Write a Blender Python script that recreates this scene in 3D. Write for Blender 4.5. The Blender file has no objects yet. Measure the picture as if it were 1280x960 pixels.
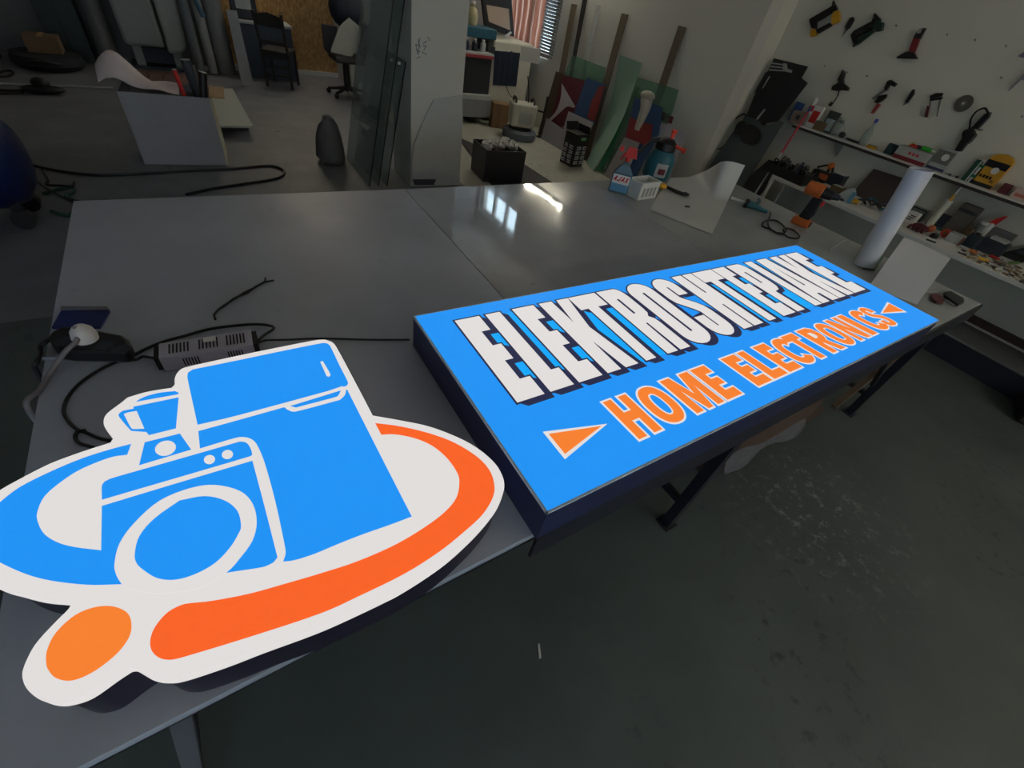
import bpy, bmesh, math, random
from mathutils import Vector, Matrix
random.seed(7)
S = bpy.context.scene
COL = S.collection
PI = math.pi
# ---------------------------------------------------------------- camera
F = 533.842
CZ = 1.77
RC = [[0.8440382986, -0.2520193391, 0.4733768089], [-0.5100506774, -0.6499347975, 0.5634119856], [0.1656733442, -0.7169874558, -0.6771124953]]
cd = bpy.data.cameras.new('camera'); cam = bpy.data.objects.new('camera', cd); COL.objects.link(cam)
cd.sensor_width = 36; cd.lens = F / 1280 * 36; cd.clip_start = .02; cd.clip_end = 200
m = Matrix.Identity(4)
for i in range(3):
    m[i][0] = RC[i][0]; m[i][1] = -RC[i][1]; m[i][2] = -RC[i][2]
m[2][3] = CZ
cam.matrix_world = m
S.camera = cam
# ---------------------------------------------------------------- world, lights, exposure
W = bpy.data.worlds.new('world'); S.world = W; W.use_nodes = True
bg = W.node_tree.nodes['Background']; bg.inputs[0].default_value = (.70, .85, 1.0, 1); bg.inputs[1].default_value = 10.0
S.view_settings.view_transform = 'Standard'; S.view_settings.look = 'None'
S.view_settings.exposure = 0.0; S.view_settings.gamma = 1.0; S.view_settings.use_curve_mapping = False
TUBE_E = 102.0      # emission of the fluorescent tubes
# ---------------------------------------------------------------- pixel -> world on a known plane
def ray(p):
    a = (p[0] - 640, p[1] - 480, F)
    return Vector([sum(RC[i][k] * a[k] for k in range(3)) for i in range(3)])
C0 = Vector((0, 0, CZ))
def onz(p, z): r = ray(p); return C0 + r * ((z - CZ) / r.z)
def onx(p, x): r = ray(p); return C0 + r * (x / r.x)
def ony(p, y): r = ray(p); return C0 + r * (y / r.y)
def onpl(p, P0, n): r = ray(p); return C0 + r * ((P0 - C0).dot(n) / r.dot(n))
def mpp(w):                      # metres per photograph pixel at a world point
    d = Vector(w) - C0
    return sum(RC[i][2] * d[i] for i in range(3)) / F
# ---------------------------------------------------------------- materials
def lin(c):
    return tuple(((v / 255) / 12.92 if v / 255 <= .04045 else ((v / 255 + .055) / 1.055) ** 2.4) for v in c)
MATS = {}
def mat(name, rgb, rough=.5, metal=0., var=.08, scale=14., spec=.5, emit=0., alpha=None, trans=0., bump=0., coat=0.):
    if name in MATS: return MATS[name]
    M = bpy.data.materials.new(name); M.use_nodes = True; MATS[name] = M
    nt = M.node_tree; b = nt.nodes['Principled BSDF']
    c = lin(rgb)
    tc = nt.nodes.new('ShaderNodeTexCoord'); nz = nt.nodes.new('ShaderNodeTexNoise')
    nz.inputs['Scale'].default_value = scale; nz.inputs['Detail'].default_value = 4
    nt.links.new(tc.outputs['Object'], nz.inputs['Vector'])
    mx = nt.nodes.new('ShaderNodeMix'); mx.data_type = 'RGBA'
    mx.inputs['A'].default_value = tuple(max(0, v * (1 - var)) for v in c) + (1,)
    mx.inputs['B'].default_value = tuple(min(1, v * (1 + var)) for v in c) + (1,)
    nt.links.new(nz.outputs['Fac'], mx.inputs['Factor'])
    nt.links.new(mx.outputs['Result'], b.inputs['Base Color'])
    b.inputs['Roughness'].default_value = rough; b.inputs['Metallic'].default_value = metal
    b.inputs['Specular IOR Level'].default_value = spec
    if coat: b.inputs['Coat Weight'].default_value = coat; b.inputs['Coat Roughness'].default_value = .05
    if trans: b.inputs['Transmission Weight'].default_value = trans; b.inputs['IOR'].default_value = 1.1
    if emit:
        nt.links.new(mx.outputs['Result'], b.inputs['Emission Color']); b.inputs['Emission Strength'].default_value = emit
    if alpha is not None: b.inputs['Alpha'].default_value = alpha
    if bump:
        bp = nt.nodes.new('ShaderNodeBump'); bp.inputs['Strength'].default_value = bump; bp.inputs['Distance'].default_value = .01
        nt.links.new(nz.outputs['Fac'], bp.inputs['Height']); nt.links.new(bp.outputs['Normal'], b.inputs['Normal'])
    return M
def glass(name, rgb, dens=.25, rough=.02):     # thin sheet: tinted transparency with a clear reflection
    M = bpy.data.materials.new(name); M.use_nodes = True; MATS[name] = M
    nt = M.node_tree; nt.nodes.remove(nt.nodes['Principled BSDF']); out = nt.nodes['Material Output']
    t = nt.nodes.new('ShaderNodeBsdfTransparent'); t.inputs[0].default_value = lin(rgb) + (1,)
    d = nt.nodes.new('ShaderNodeBsdfDiffuse'); d.inputs[0].default_value = lin(rgb) + (1,)
    g = nt.nodes.new('ShaderNodeBsdfGlossy'); g.inputs['Roughness'].default_value = rough
    lw = nt.nodes.new('ShaderNodeLayerWeight'); pw = nt.nodes.new('ShaderNodeMath'); pw.operation = 'POWER'; pw.inputs[1].default_value = 5
    fr = nt.nodes.new('ShaderNodeMath'); fr.operation = 'MULTIPLY_ADD'; fr.inputs[1].default_value = .92; fr.inputs[2].default_value = .04
    nt.links.new(lw.outputs['Facing'], pw.inputs[0]); nt.links.new(pw.outputs[0], fr.inputs[0])
    a = nt.nodes.new('ShaderNodeMixShader'); a.inputs[0].default_value = dens
    nt.links.new(t.outputs[0], a.inputs[1]); nt.links.new(d.outputs[0], a.inputs[2])
    b = nt.nodes.new('ShaderNodeMixShader'); nt.links.new(fr.outputs[0], b.inputs[0])
    nt.links.new(a.outputs[0], b.inputs[1]); nt.links.new(g.outputs[0], b.inputs[2]); nt.links.new(b.outputs[0], out.inputs[0])
    return M
# ---------------------------------------------------------------- mesh builder
def cat(P, closed=False, n=4, corner=None):    # Catmull-Rom through points; sharp turns stay corners
    P = [Vector(p) for p in P]; N = len(P); out = []
    def tang(i):
        if not closed and (i == 0 or i == N - 1): return None
        a, b, c = P[(i - 1) % N], P[i], P[(i + 1) % N]
        u, v = b - a, c - b
        if u.length < 1e-9 or v.length < 1e-9: return None
        if corner is not None and u.angle(v) > math.radians(corner): return None
        return (c - a) / 2
    for i in range(N if closed else N - 1):
        j = (i + 1) % N; p, q = P[i], P[j]; d = q - p
        a = tang(i); b = tang(j); a = d if a is None else a; b = d if b is None else b
        L = d.length
        if a.length > L * 1.5: a = a * (L * 1.5 / a.length)
        if b.length > L * 1.5: b = b * (L * 1.5 / b.length)
        for k in range(n):
            t = k / n; t2 = t * t; t3 = t2 * t
            out.append(p * (2 * t3 - 3 * t2 + 1) + a * (t3 - 2 * t2 + t) + q * (3 * t2 - 2 * t3) + b * (t3 - t2))
    if not closed: out.append(P[-1])
    return out
def area(p): return sum(p[i][0] * p[(i + 1) % len(p)][1] - p[(i + 1) % len(p)][0] * p[i][1] for i in range(len(p))) / 2
def inflate(p, d):                              # offset of a simple 2-D polygon, mitred
    if area(p) < 0: p = p[::-1]
    out = []; N = len(p)
    for i in range(N):
        a, b, c = Vector(p[i - 1]).to_2d(), Vector(p[i]).to_2d(), Vector(p[(i + 1) % N]).to_2d()
        u, v = b - a, c - b
        if u.length < 1e-7 or v.length < 1e-7: continue
        u.normalize(); v.normalize()
        n1 = Vector((u.y, -u.x)); n2 = Vector((v.y, -v.x)); m_ = n1 + n2
        if m_.length < .2: m_ = n1; k = 1
        else: m_.normalize(); k = min(1 / max(m_.dot(n1), .2), 2.2)
        out.append((b.x + m_.x * d * k, b.y + m_.y * d * k))
    return out
class MB:
    def __init__(s): s.v = []; s.f = []
    def add(s, vs, fs, M=None):
        o = len(s.v)
        s.v += [(M @ Vector(v)) if M is not None else Vector(v) for v in vs]
        s.f += [tuple(i + o for i in f) for f in fs]; return s
    def box(s, c, d, M=None):
        x, y, z = c; a, b, e = d[0] / 2, d[1] / 2, d[2] / 2
        return s.hexa([(x - a, y - b), (x + a, y - b), (x + a, y + b), (x - a, y + b)], z - e, z + e, M)
    def hexa(s, q, z0, z1, M=None): return s.prism(q, z0, z1, M)
    def frus(s, c, d0, d1, z0, z1, M=None):     # tapered box
        x, y = c
        v = [(x + i * d[0] / 2, y + j * d[1] / 2, z) for d, z in ((d0, z0), (d1, z1)) for i, j in ((-1, -1), (1, -1), (1, 1), (-1, 1))]
        return s.add(v, [(3, 2, 1, 0), (4, 5, 6, 7), (0, 1, 5, 4), (1, 2, 6, 5), (2, 3, 7, 6), (3, 0, 4, 7)], M)
    def prism(s, p, z0, z1, M=None):
        p = [(q[0], q[1]) for q in p]
        if area(p) < 0: p = p[::-1]
        n = len(p)
        return s.add([(x, y, z0) for x, y in p] + [(x, y, z1) for x, y in p],
                     [tuple(range(n - 1, -1, -1)), tuple(range(n, 2 * n))] + [(i, (i + 1) % n, n + (i + 1) % n, n + i) for i in range(n)], M)
    def slab(s, P, t):                          # planar 3-D polygon P extruded by vector t
        P = [Vector(p) for p in P]; n = len(P); t = Vector(t)
        nn = Vector((0, 0, 0))
        for i in range(n): nn += P[i].cross(P[(i + 1) % n])
        if nn.dot(t) < 0: P = P[::-1]
        return s.add(P + [p + t for p in P], [tuple(range(n - 1, -1, -1)), tuple(range(n, 2 * n))] + [(i, (i + 1) % n, n + (i + 1) % n, n + i) for i in range(n)])
    def tube(s, path, r, n=8, taper=None):
        P = [Vector(p) for p in path]; k = len(P)
        up = Vector((0, 0, 1)); vs = []; prev = None
        for i in range(k):
            t = (P[min(i + 1, k - 1)] - P[max(i - 1, 0)]).normalized()
            if prev is None:
                a = t.cross(up)
                if a.length < .1: a = t.cross(Vector((1, 0, 0)))
            else: a = prev - t * prev.dot(t)
            a.normalize(); prev = a; b = t.cross(a)
            rr = r if taper is None else r + (taper - r) * i / max(1, k - 1)
            vs += [P[i] + (a * math.cos(2 * PI * j / n) + b * math.sin(2 * PI * j / n)) * rr for j in range(n)]
        fs = [(i * n + j, i * n + (j + 1) % n, (i + 1) * n + (j + 1) % n, (i + 1) * n + j) for i in range(k - 1) for j in range(n)]
        fs += [tuple(range(n - 1, -1, -1)), tuple(range((k - 1) * n, k * n))]
        return s.add(vs, fs)
    def cyl(s, a, b, r, r2=None, n=14): return s.tube([a, b], r, n, r2)
    def lathe(s, prof, c=(0, 0, 0), n=18, M=None):
        vs = []; fs = []; k = len(prof)
        for r, z in prof: vs += [(c[0] + r * math.cos(2 * PI * j / n), c[1] + r * math.sin(2 * PI * j / n), c[2] + z) for j in range(n)]
        fs = [(i * n + j, i * n + (j + 1) % n, (i + 1) * n + (j + 1) % n, (i + 1) * n + j) for i in range(k - 1) for j in range(n)]
        fs += [tuple(range(n - 1, -1, -1)), tuple(range((k - 1) * n, k * n))]
        return s.add(vs, fs, M)
    def ball(s, c, r, n=12, k=8):
        if not hasattr(r, '__len__'): r = (r, r, r)
        pr = [(max(.02, math.sin(PI * i / k)), -math.cos(PI * i / k)) for i in range(k + 1)]
        return s.lathe(pr, (0, 0, 0), n, Matrix.Translation(c) @ Matrix.Diagonal((r[0], r[1], r[2], 1)))
    def grid(s, fn, nu, nv, t):                 # sheet through fn(u,v), thickness vector t
        t = Vector(t); a = [Vector(fn(i / nu, j / nv)) for i in range(nu + 1) for j in range(nv + 1)]; w = nv + 1; N = len(a)
        fs = []
        for i in range(nu):
            for j in range(nv):
                q = (i * w + j, (i + 1) * w + j, (i + 1) * w + j + 1, i * w + j + 1); fs += [q, tuple(N + k for k in q[::-1])]
        ed = [i * w for i in range(nu + 1)], [i * w + nv for i in range(nu + 1)], list(range(w)), [nu * w + j for j in range(w)]
        for k, e in enumerate(ed):
            for x, y in zip(e, e[1:]): fs.append((x, y, N + y, N + x) if k in (1, 2) else (y, x, N + x, N + y))
        return s.add(a + [p + t for p in a], fs)
    def build(s, name, m_, parent=None, loc=None, smooth=None, bevel=0., world=False):
        vs = s.v
        if parent is not None and world:
            inv = MW[parent.name].inverted(); vs = [inv @ v for v in vs]
        elif parent is None:
            if loc is None:
                zz = min(v.z for v in vs); loc = (sum(v.x for v in vs) / len(vs), sum(v.y for v in vs) / len(vs), zz)
            vs = [v - Vector(loc) for v in vs]
        me = bpy.data.meshes.new(name); me.from_pydata([tuple(v) for v in vs], [], s.f)
        bm = bmesh.new(); bm.from_mesh(me); bmesh.ops.recalc_face_normals(bm, faces=bm.faces)
        if smooth:
            for e in bm.edges:
                if len(e.link_faces) == 2 and e.calc_face_angle(0) > math.radians(smooth): e.smooth = False
            for f_ in bm.faces: f_.smooth = True
        bm.to_mesh(me); bm.free()
        me.materials.append(m_)
        o = bpy.data.objects.new(name, me); COL.objects.link(o)
        if parent is not None: o.parent = parent
        else: o.location = loc
        MW[o.name] = Matrix.Translation(o.location) if parent is None else MW[parent.name].copy()
        if bevel:
            b = o.modifiers.new('bevel', 'BEVEL'); b.width = bevel; b.segments = 2; b.limit_method = 'ANGLE'
        return o
MW = {}
def tag(o, label=None, cat_=None, group=None, kind=None):
    if label: o['label'] = label
    if cat_: o['category'] = cat_
    if group: o['group'] = group
    if kind: o['kind'] = kind
    return o
def thing(name, label, cat_, loc=(0, 0, 0), rotz=0., group=None, M=None):
    o = bpy.data.objects.new(name, None); COL.objects.link(o); o.empty_display_size = .05
    M = M if M is not None else Matrix.Translation(loc) @ Matrix.Rotation(rotz, 4, 'Z')
    o.matrix_world = M; MW[o.name] = M.copy()
    return tag(o, label, cat_, group)
def struct(o, label=None): o['kind'] = 'structure'; return tag(o, label)
def clone(root, M, label, group=None):
    r = root.copy(); COL.objects.link(r); r.matrix_world = M; MW[r.name] = M.copy(); r['label'] = label
    if group: r['group'] = group
    for ch in list(root.children):
        c = ch.copy(); COL.objects.link(c); c.parent = r
        for g in ch.children:
            d = g.copy(); COL.objects.link(d); d.parent = c
    return r
# ---------------------------------------------------------------- shared materials
WHITE = mat('white_paint_wall', (216, 211, 203), .75, var=.04, scale=3)
WALLR = mat('right_wall_paint', (224, 219, 206), .75, var=.05, scale=2.5)
GREYW = mat('grey_paint_wall', (160, 160, 160), .8)
BLACK = mat('black_plastic', (22, 22, 26), .45)
DARK = mat('dark_blue_grey_plastic', (40, 46, 58), .5)
WPLA = mat('white_plastic', (215, 215, 213), .4)
STEEL = mat('steel', (150, 152, 155), .3, metal=.9)
CARD = mat('cardboard', (140, 108, 78), .85, scale=30)
YEL = mat('yellow_plastic', (222, 165, 40), .4)
ORG = mat('orange_plastic', (225, 115, 40), .45)
REDM = mat('red_plastic', (200, 45, 40), .4)
TEAL = mat('teal_plastic', (30, 95, 110), .4)
BLUE = mat('blue_plastic', (35, 75, 140), .4)
GREEN = mat('green_plastic', (40, 120, 70), .4)
RUB = mat('black_rubber_cable', (14, 15, 22), .5)
WOOD = mat('brown_wood', (96, 78, 62), .7, var=.2, scale=25)
PAPER = mat('white_paper', (222, 220, 218), .7, var=.02)
NAVY = mat('navy_painted_metal', (36, 42, 82), .4)
# concrete floor: blotches, worn pale scuffs and dark stains
FL = bpy.data.materials.new('dark_concrete_floor'); FL.use_nodes = True
nt = FL.node_tree; b = nt.nodes['Principled BSDF']; N = nt.nodes.new; Lk = nt.links.new
tc = N('ShaderNodeTexCoord')
def noise(scale, det=5, rough=.6, vec=None):
    n = N('ShaderNodeTexNoise'); n.inputs['Scale'].default_value = scale; n.inputs['Detail'].default_value = det
    n.inputs['Roughness'].default_value = rough; Lk(vec or tc.outputs['Object'], n.inputs['Vector']); return n.outputs['Fac']
def ramp(fac, stops):
    r = N('ShaderNodeValToRGB'); e = r.color_ramp.elements
    while len(e) < len(stops): e.new(.5)
    for k, (p, c) in enumerate(stops): e[k].position = p; e[k].color = (*c, 1)
    Lk(fac, r.inputs[0]); return r.outputs[0]
def mixc(f, a, b_, mode='MIX'):
    x = N('ShaderNodeMix'); x.data_type = 'RGBA'; x.blend_type = mode
    Lk(f, x.inputs['Factor']); Lk(a, x.inputs['A']); Lk(b_, x.inputs['B']); return x.outputs['Result']
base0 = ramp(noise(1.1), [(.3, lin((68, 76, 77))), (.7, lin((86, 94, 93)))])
passage = ramp(noise(1.3), [(.3, lin((104, 105, 112))), (.7, lin((122, 122, 128)))])      # lighter grey base beyond the table
pale = ramp(noise(1.6), [(.3, lin((158, 156, 144))), (.7, lin((176, 174, 162)))])          # pale beige base towards the low window
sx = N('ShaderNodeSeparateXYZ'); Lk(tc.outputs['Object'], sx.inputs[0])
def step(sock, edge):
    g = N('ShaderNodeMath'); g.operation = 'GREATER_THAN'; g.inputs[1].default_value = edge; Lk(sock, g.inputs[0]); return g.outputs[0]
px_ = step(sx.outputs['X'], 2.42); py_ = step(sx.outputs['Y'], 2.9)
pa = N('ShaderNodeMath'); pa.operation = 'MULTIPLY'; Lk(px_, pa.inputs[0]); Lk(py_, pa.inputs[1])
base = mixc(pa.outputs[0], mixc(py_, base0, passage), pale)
speck = ramp(noise(15, 6, .65), [(.56, (0, 0, 0)), (.68, (.9, .9, .9))])
patch = ramp(noise(.9, 3, .5), [(.52, (0, 0, 0)), (.66, (1, 1, 1))])
dk = N('ShaderNodeRGB'); dk.outputs[0].default_value = (*lin((46, 48, 50)), 1)
lt = N('ShaderNodeRGB'); lt.outputs[0].default_value = (*lin((150, 152, 150)), 1)
sm = N('ShaderNodeMath'); sm.operation = 'MULTIPLY'; Lk(speck, sm.inputs[0]); Lk(patch, sm.inputs[1])
c1 = mixc(sm.outputs[0], base, dk.outputs[0])
# chalky scuffs around one worn spot in front of the table
vm = N('ShaderNodeVectorMath'); vm.operation = 'DISTANCE'; Lk(tc.outputs['Object'], vm.inputs[0]); vm.inputs[1].default_value = (2.30, .02, 0)
near = ramp(vm.outputs['Value'], [(.1, (1, 1, 1)), (.62, (0, 0, 0))])
scf = ramp(noise(17, 8, .75), [(.53, (0, 0, 0)), (.64, (.85, .85, .85))])
sm2 = N('ShaderNodeMath'); sm2.operation = 'MULTIPLY'; Lk(near, sm2.inputs[0]); Lk(scf, sm2.inputs[1])
c2 = mixc(sm2.outputs[0], c1, lt.outputs[0])
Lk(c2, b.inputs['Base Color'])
Lk(ramp(noise(2.5), [(.3, (.42,) * 3), (.7, (.62,) * 3)]), b.inputs['Roughness'])
bp = N('ShaderNodeBump'); bp.inputs['Strength'].default_value = .25; bp.inputs['Distance'].default_value = .004
Lk(noise(30), bp.inputs['Height']); Lk(bp.outputs[0], b.inputs['Normal'])
# oriented strand board: short overlapping flakes
OSB = bpy.data.materials.new('strand_board'); OSB.use_nodes = True
nt = OSB.node_tree; b = nt.nodes['Principled BSDF']; N = nt.nodes.new; Lk = nt.links.new
tc = N('ShaderNodeTexCoord'); mp = N('ShaderNodeMapping'); mp.inputs['Scale'].default_value = (38, 38, 22); Lk(tc.outputs['Object'], mp.inputs['Vector'])
vo = N('ShaderNodeTexVoronoi'); vo.inputs['Scale'].default_value = 1.0; Lk(mp.outputs[0], vo.inputs['Vector'])
r1 = ramp(vo.outputs['Color'], [(.1, lin((158, 118, 70))), (.5, lin((184, 142, 90))), (.9, lin((202, 164, 112)))])
Lk(r1, b.inputs['Base Color']); b.inputs['Roughness'].default_value = .8
# ---------------------------------------------------------------- room shell
RX, AX, YC, YB, HC = 5.5, 5.07, 3.49, 9.55, 4.2
LX, FY = -3.6, -3.6
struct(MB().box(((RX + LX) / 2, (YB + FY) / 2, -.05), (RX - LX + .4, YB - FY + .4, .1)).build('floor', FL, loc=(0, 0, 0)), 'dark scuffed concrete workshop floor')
struct(MB().box(((RX + LX) / 2, (YB + FY) / 2, HC + .05), (RX - LX + .4, YB - FY + .4, .1)).build('ceiling', WHITE))
struct(MB().prism([(RX, FY), (RX + .15, FY), (RX + .15, YC), (RX, YC)], 0, HC).build('wall_right', WALLR), 'off-white plastered wall hung with hand tools')
def wall_holes(name, m_, axis, c, t, a0, a1, holes):
    mb = MB(); cuts = sorted(set([a0, a1] + [h[0] for h in holes] + [h[1] for h in holes]))
    for u, v in zip(cuts, cuts[1:]):
        zs = [0.]
        for h in sorted(holes, key=lambda h: h[2]):
            if h[0] <= u and v <= h[1]: zs += [h[2], h[3]]
        zs.append(HC)
        for k in range(0, len(zs), 2):
            if zs[k + 1] - zs[k] > .001:
                if axis == 'x': mb.box((c + t / 2, (u + v) / 2, (zs[k] + zs[k + 1]) / 2), (t, v - u, zs[k + 1] - zs[k]))
                else: mb.box(((u + v) / 2, c + t / 2, (zs[k] + zs[k + 1]) / 2), (v - u, t, zs[k + 1] - zs[k]))
    return struct(mb.build(name, m_))
W1 = (7.10, 8.62, 3.25, 3.86)      # high window over the rear work area
W2 = (7.00, 8.45, .95, 2.30)       # low window with the blind
wall_holes('wall_rear_right', WHITE, 'x', AX, .2, YC + .002, YB, [W1, W2])
struct(MB().box(((AX + .2 + RX + .15) / 2, YC + .1 + .002, HC / 2), (RX + .15 - AX - .2, .196, HC)).build('wall_return', WALLR), 'narrow return where the tool wall steps forward')
struct(MB().box(((.62 + 2.5) / 2, YB + .05, HC / 2), (2.5 - .62, .1, HC)).build('wall_back', OSB), 'wall of raw strand board at the end of the passage')
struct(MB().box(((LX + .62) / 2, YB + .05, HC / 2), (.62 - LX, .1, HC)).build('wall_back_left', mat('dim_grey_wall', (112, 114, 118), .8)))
struct(MB().box(((2.5 + AX) / 2, 8.75, HC / 2), (AX - 2.5, .1, HC)).build('wall_partition', GREYW), 'grey partition behind the glass sheets')
struct(MB().box(((2.5 + AX) / 2, 8.69, .05), (AX - 2.5, .02, .1)).build('baseboard_partition', WPLA))
struct(MB().box((1.5, YB - .01, .03), (2.0, .02, .06)).build('baseboard_back', WPLA))
struct(MB().box((2.45, (8.7 + YB) / 2, HC / 2), (.1, YB - 8.7, HC)).build('wall_passage', GREYW))
FH = (-2.6, -.2, 1.0, 2.3)
wall_holes('wall_front', WHITE, 'y', FY - .15, .15, LX, RX, [FH])
struct(MB().box((LX - .075, (YB + FY) / 2, HC / 2), (.15, YB - FY, HC)).build('wall_left', GREYW))
# pillar with handwriting, a shallow step at mid height
pil = struct(MB().box((2.07, 4.80, HC / 2), (.54, .5, HC)).build('pillar', WHITE), 'square white pillar behind the table')
INK = mat('pencil_ink', (96, 96, 112), .8)
mb = MB()
def stroke(mb, p, q, w, M):
    p = Vector(p).to_2d(); q = Vector(q).to_2d(); d = (q - p).normalized() * w / 2; n_ = Vector((-d.y, d.x))
    mb.prism([p - d + n_, p - d - n_, q + d - n_, q + d + n_], 0, .001, M)
def wallM(o, nrm):       # local x right, y up, z out of the wall (nrm)
    n_ = Vector(nrm); r_ = Vector((0, 0, 1)).cross(n_)
    return Matrix(((r_.x, 0, n_.x, o[0]), (r_.y, 0, n_.y, o[1]), (r_.z, 1, n_.z, o[2]), (0, 0, 0, 1)))
Mp = wallM((1.84, 4.549, 1.15), (0, -1, 0)) @ Matrix.Diagonal((.7, .7, 1, 1))
for a_, b_ in [((.0, .10), (.03, .0)), ((.03, .0), (.05, .09)), ((.0, .10), (.05, .09)), ((.01, .05), (.06, .03)), ((.03, .16), (.06, .08)), ((.06, .17), (.03, .10)),
               ((.10, .12), (.15, .15)), ((.11, .05), (.14, .10)), ((.14, .10), (.10, .10)), ((.09, .03), (.15, .01)), ((.02, -.04), (.06, -.02)), ((.16, .19), (.19, .16))]:
    stroke(mb, (*a_, 0), (*b_, 0), .008, Mp)
o = mb.build('pencil_scribble', INK, pil, world=True)
# windows
FRM = mat('window_frame_paint', (190, 180, 170), .5)
PANE = glass('window_pane', (235, 240, 240), .03)
w1 = thing('window_1', None, None, (AX + .1, (W1[0] + W1[1]) / 2, W1[2])); w1['kind'] = 'structure'
y0, y1, z0, z1 = W1; mb = MB()
for (ya, yb, za, zb) in [(y0, y1, z0, z0 + .05), (y0, y1, z1 - .05, z1), (y0, y0 + .06, z0, z1), (y1 - .06, y1, z0, z1)]: mb.box((AX + .1, (ya + yb) / 2, (za + zb) / 2), (.08, yb - ya, zb - za))
for k in (1, 2): mb.box((AX + .1, y0 + (y1 - y0) * k / 3, (z0 + z1) / 2), (.07, .07, z1 - z0))
mb.build('window_frame', FRM, w1, world=True)
for k in range(3):
    MB().box((AX + .1, y0 + (y1 - y0) * (k + .5) / 3, (z0 + z1) / 2), (.006, (y1 - y0) / 3 - .06, z1 - z0 - .09)).build('pane', PANE, w1, world=True)
mb = MB(); mb.box((AX - .03, (y0 + y1) / 2, z0 - .03), (.1, y1 - y0 + .16, .05)); mb.build('window_sill', WHITE, w1, world=True)
w2 = thing('window_2', None, None, (AX + .1, (W2[0] + W2[1]) / 2, W2[2])); w2['kind'] = 'structure'
y0, y1, z0, z1 = W2; mb = MB()
WF = mat('brown_window_wood', (140, 100, 75), .5)
for (ya, yb, za, zb) in [(y0, y1, z0, z0 + .05), (y0, y1, z1 - .05, z1), (y0, y0 + .06, z0, z1), (y1 - .06, y1, z0, z1), (7.68, 7.74, z0, z1)]: mb.box((AX + .1, (ya + yb) / 2, (za + zb) / 2), (.08, yb - ya, zb - za))
mb.build('window_frame', WF, w2, world=True)
for a_, b_ in ((y0 + .06, 7.68), (7.74, y1 - .06)): MB().box((AX + .12, (a_ + b_) / 2, (z0 + z1) / 2), (.006, b_ - a_, z1 - z0 - .1)).build('pane', PANE, w2, world=True)
wf = thing("fill_window", None, None, (-1.8, FY - .1, 1.1)); wf['kind'] = 'structure'  # unseen window added behind the camera, sized for the sky fill it lets in
mb = MB(); x0, x1, z0, z1 = FH
for (xa, xb, za, zb) in [(x0, x1, z0, z0 + .06), (x0, x1, z1 - .06, z1), (x0, x0 + .06, z0, z1), (x1 - .06, x1, z0, z1), (-1.43, -1.37, z0, z1)]: mb.box(((xa + xb) / 2, FY - .08, (za + zb) / 2), (xb - xa, .08, zb - za))
mb.build('window_frame', FRM, wf, world=True)
for a_, b_ in ((x0 + .06, -1.43), (-1.37, x1 - .06)): MB().box(((a_ + b_) / 2, FY - .08, (z0 + z1) / 2), (b_ - a_, .006, z1 - z0 - .12)).build('pane', PANE, wf, world=True)
# venetian blind, curtain and portrait sticker at the low window
bl = thing('window_blind', 'grey venetian blind hanging over the near end of the low window', 'blind', (AX - .04, 7.05, .95))
sl = None
for k in range(34):
    z = 1.0 + k * .04
    MB().box((0, 0, 0), (.045, .42, .004), Matrix.Translation((AX - .05, 7.02, z)) @ Matrix.Rotation(1.0, 4, 'Y')).build('slat', GREYW, bl, world=True)
MB().box((AX - .05, 7.02, 2.38), (.05, .46, .05)).build('head_rail', GREYW, bl, world=True)
mb = MB()
for yy in (6.86, 7.18): mb.cyl((AX - .05, yy, .99), (AX - .05, yy, 2.37), .003, n=5)
mb.build('ladder_cord', WPLA, bl, world=True)
CU = bpy.data.materials.new('pinkish_curtain_cloth'); CU.use_nodes = True
nt = CU.node_tree; nt.nodes.remove(nt.nodes['Principled BSDF']); N = nt.nodes.new; Lk = nt.links.new
tc = N('ShaderNodeTexCoord'); wv = N('ShaderNodeTexWave'); wv.bands_direction = 'Y'; wv.inputs['Scale'].default_value = 2.2; wv.inputs['Distortion'].default_value = 1.5
Lk(tc.outputs['Object'], wv.inputs['Vector'])
cc = ramp(wv.outputs['Fac'], [(.2, lin((196, 158, 142))), (.5, lin((232, 216, 206))), (.8, lin((180, 140, 124)))])
d = N('ShaderNodeBsdfDiffuse'); t = N('ShaderNodeBsdfTranslucent'); x = N('ShaderNodeMixShader'); x.inputs[0].default_value = .45
Lk(cc, d.inputs[0]); Lk(cc, t.inputs[0]); Lk(d.outputs[0], x.inputs[1]); Lk(t.outputs[0], x.inputs[2]); Lk(x.outputs[0], nt.nodes['Material Output'].inputs[0])
def cur(u, v): y = 7.28 + u * 1.15; return (AX + .03 + .018 * math.sin(u * 60), y, .98 + v * 1.3)
tag(MB().grid(cur, 90, 1, (.003, 0, 0)).build('curtain', CU, smooth=60), 'pinkish striped curtain inside the low window frame', 'curtain')
# ---------------------------------------------------------------- fluorescent fixtures
TUBE = mat('lit_fluorescent_tube', (255, 250, 228), .4, emit=TUBE_E, var=0)
def fixture(label, M, L):
    t = thing('fluorescent_fixture', label, 'lamp', M=M)
    MB().box((0, 0, -.03), (.07, L + .06, .05)).build('housing', WPLA, t, bevel=.006)
    MB().cyl((0, -L / 2, .03), (0, L / 2, .03), .014, n=12).build('tube', TUBE, t, smooth=40)
    for s in (-1, 1): MB().box((0, s * (L / 2 + .015), .015), (.04, .03, .06)).build('end_cap', WPLA, t)
    return t
fixture('lit fluorescent tube fixed level on the rear wall above the leaning sheets', Matrix.Translation((5.012, 6.3, 2.62)) @ Matrix.Rotation(-PI / 2, 4, 'Y'), 1.2)
fixture('lit fluorescent tube fixed on the front wall beside the tool wall', Matrix.Translation((4.2, FY + .06, 2.7)) @ Matrix.Rotation(-PI / 2, 4, 'Z') @ Matrix.Rotation(-PI / 2, 4, 'Y'), 1.2)
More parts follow.
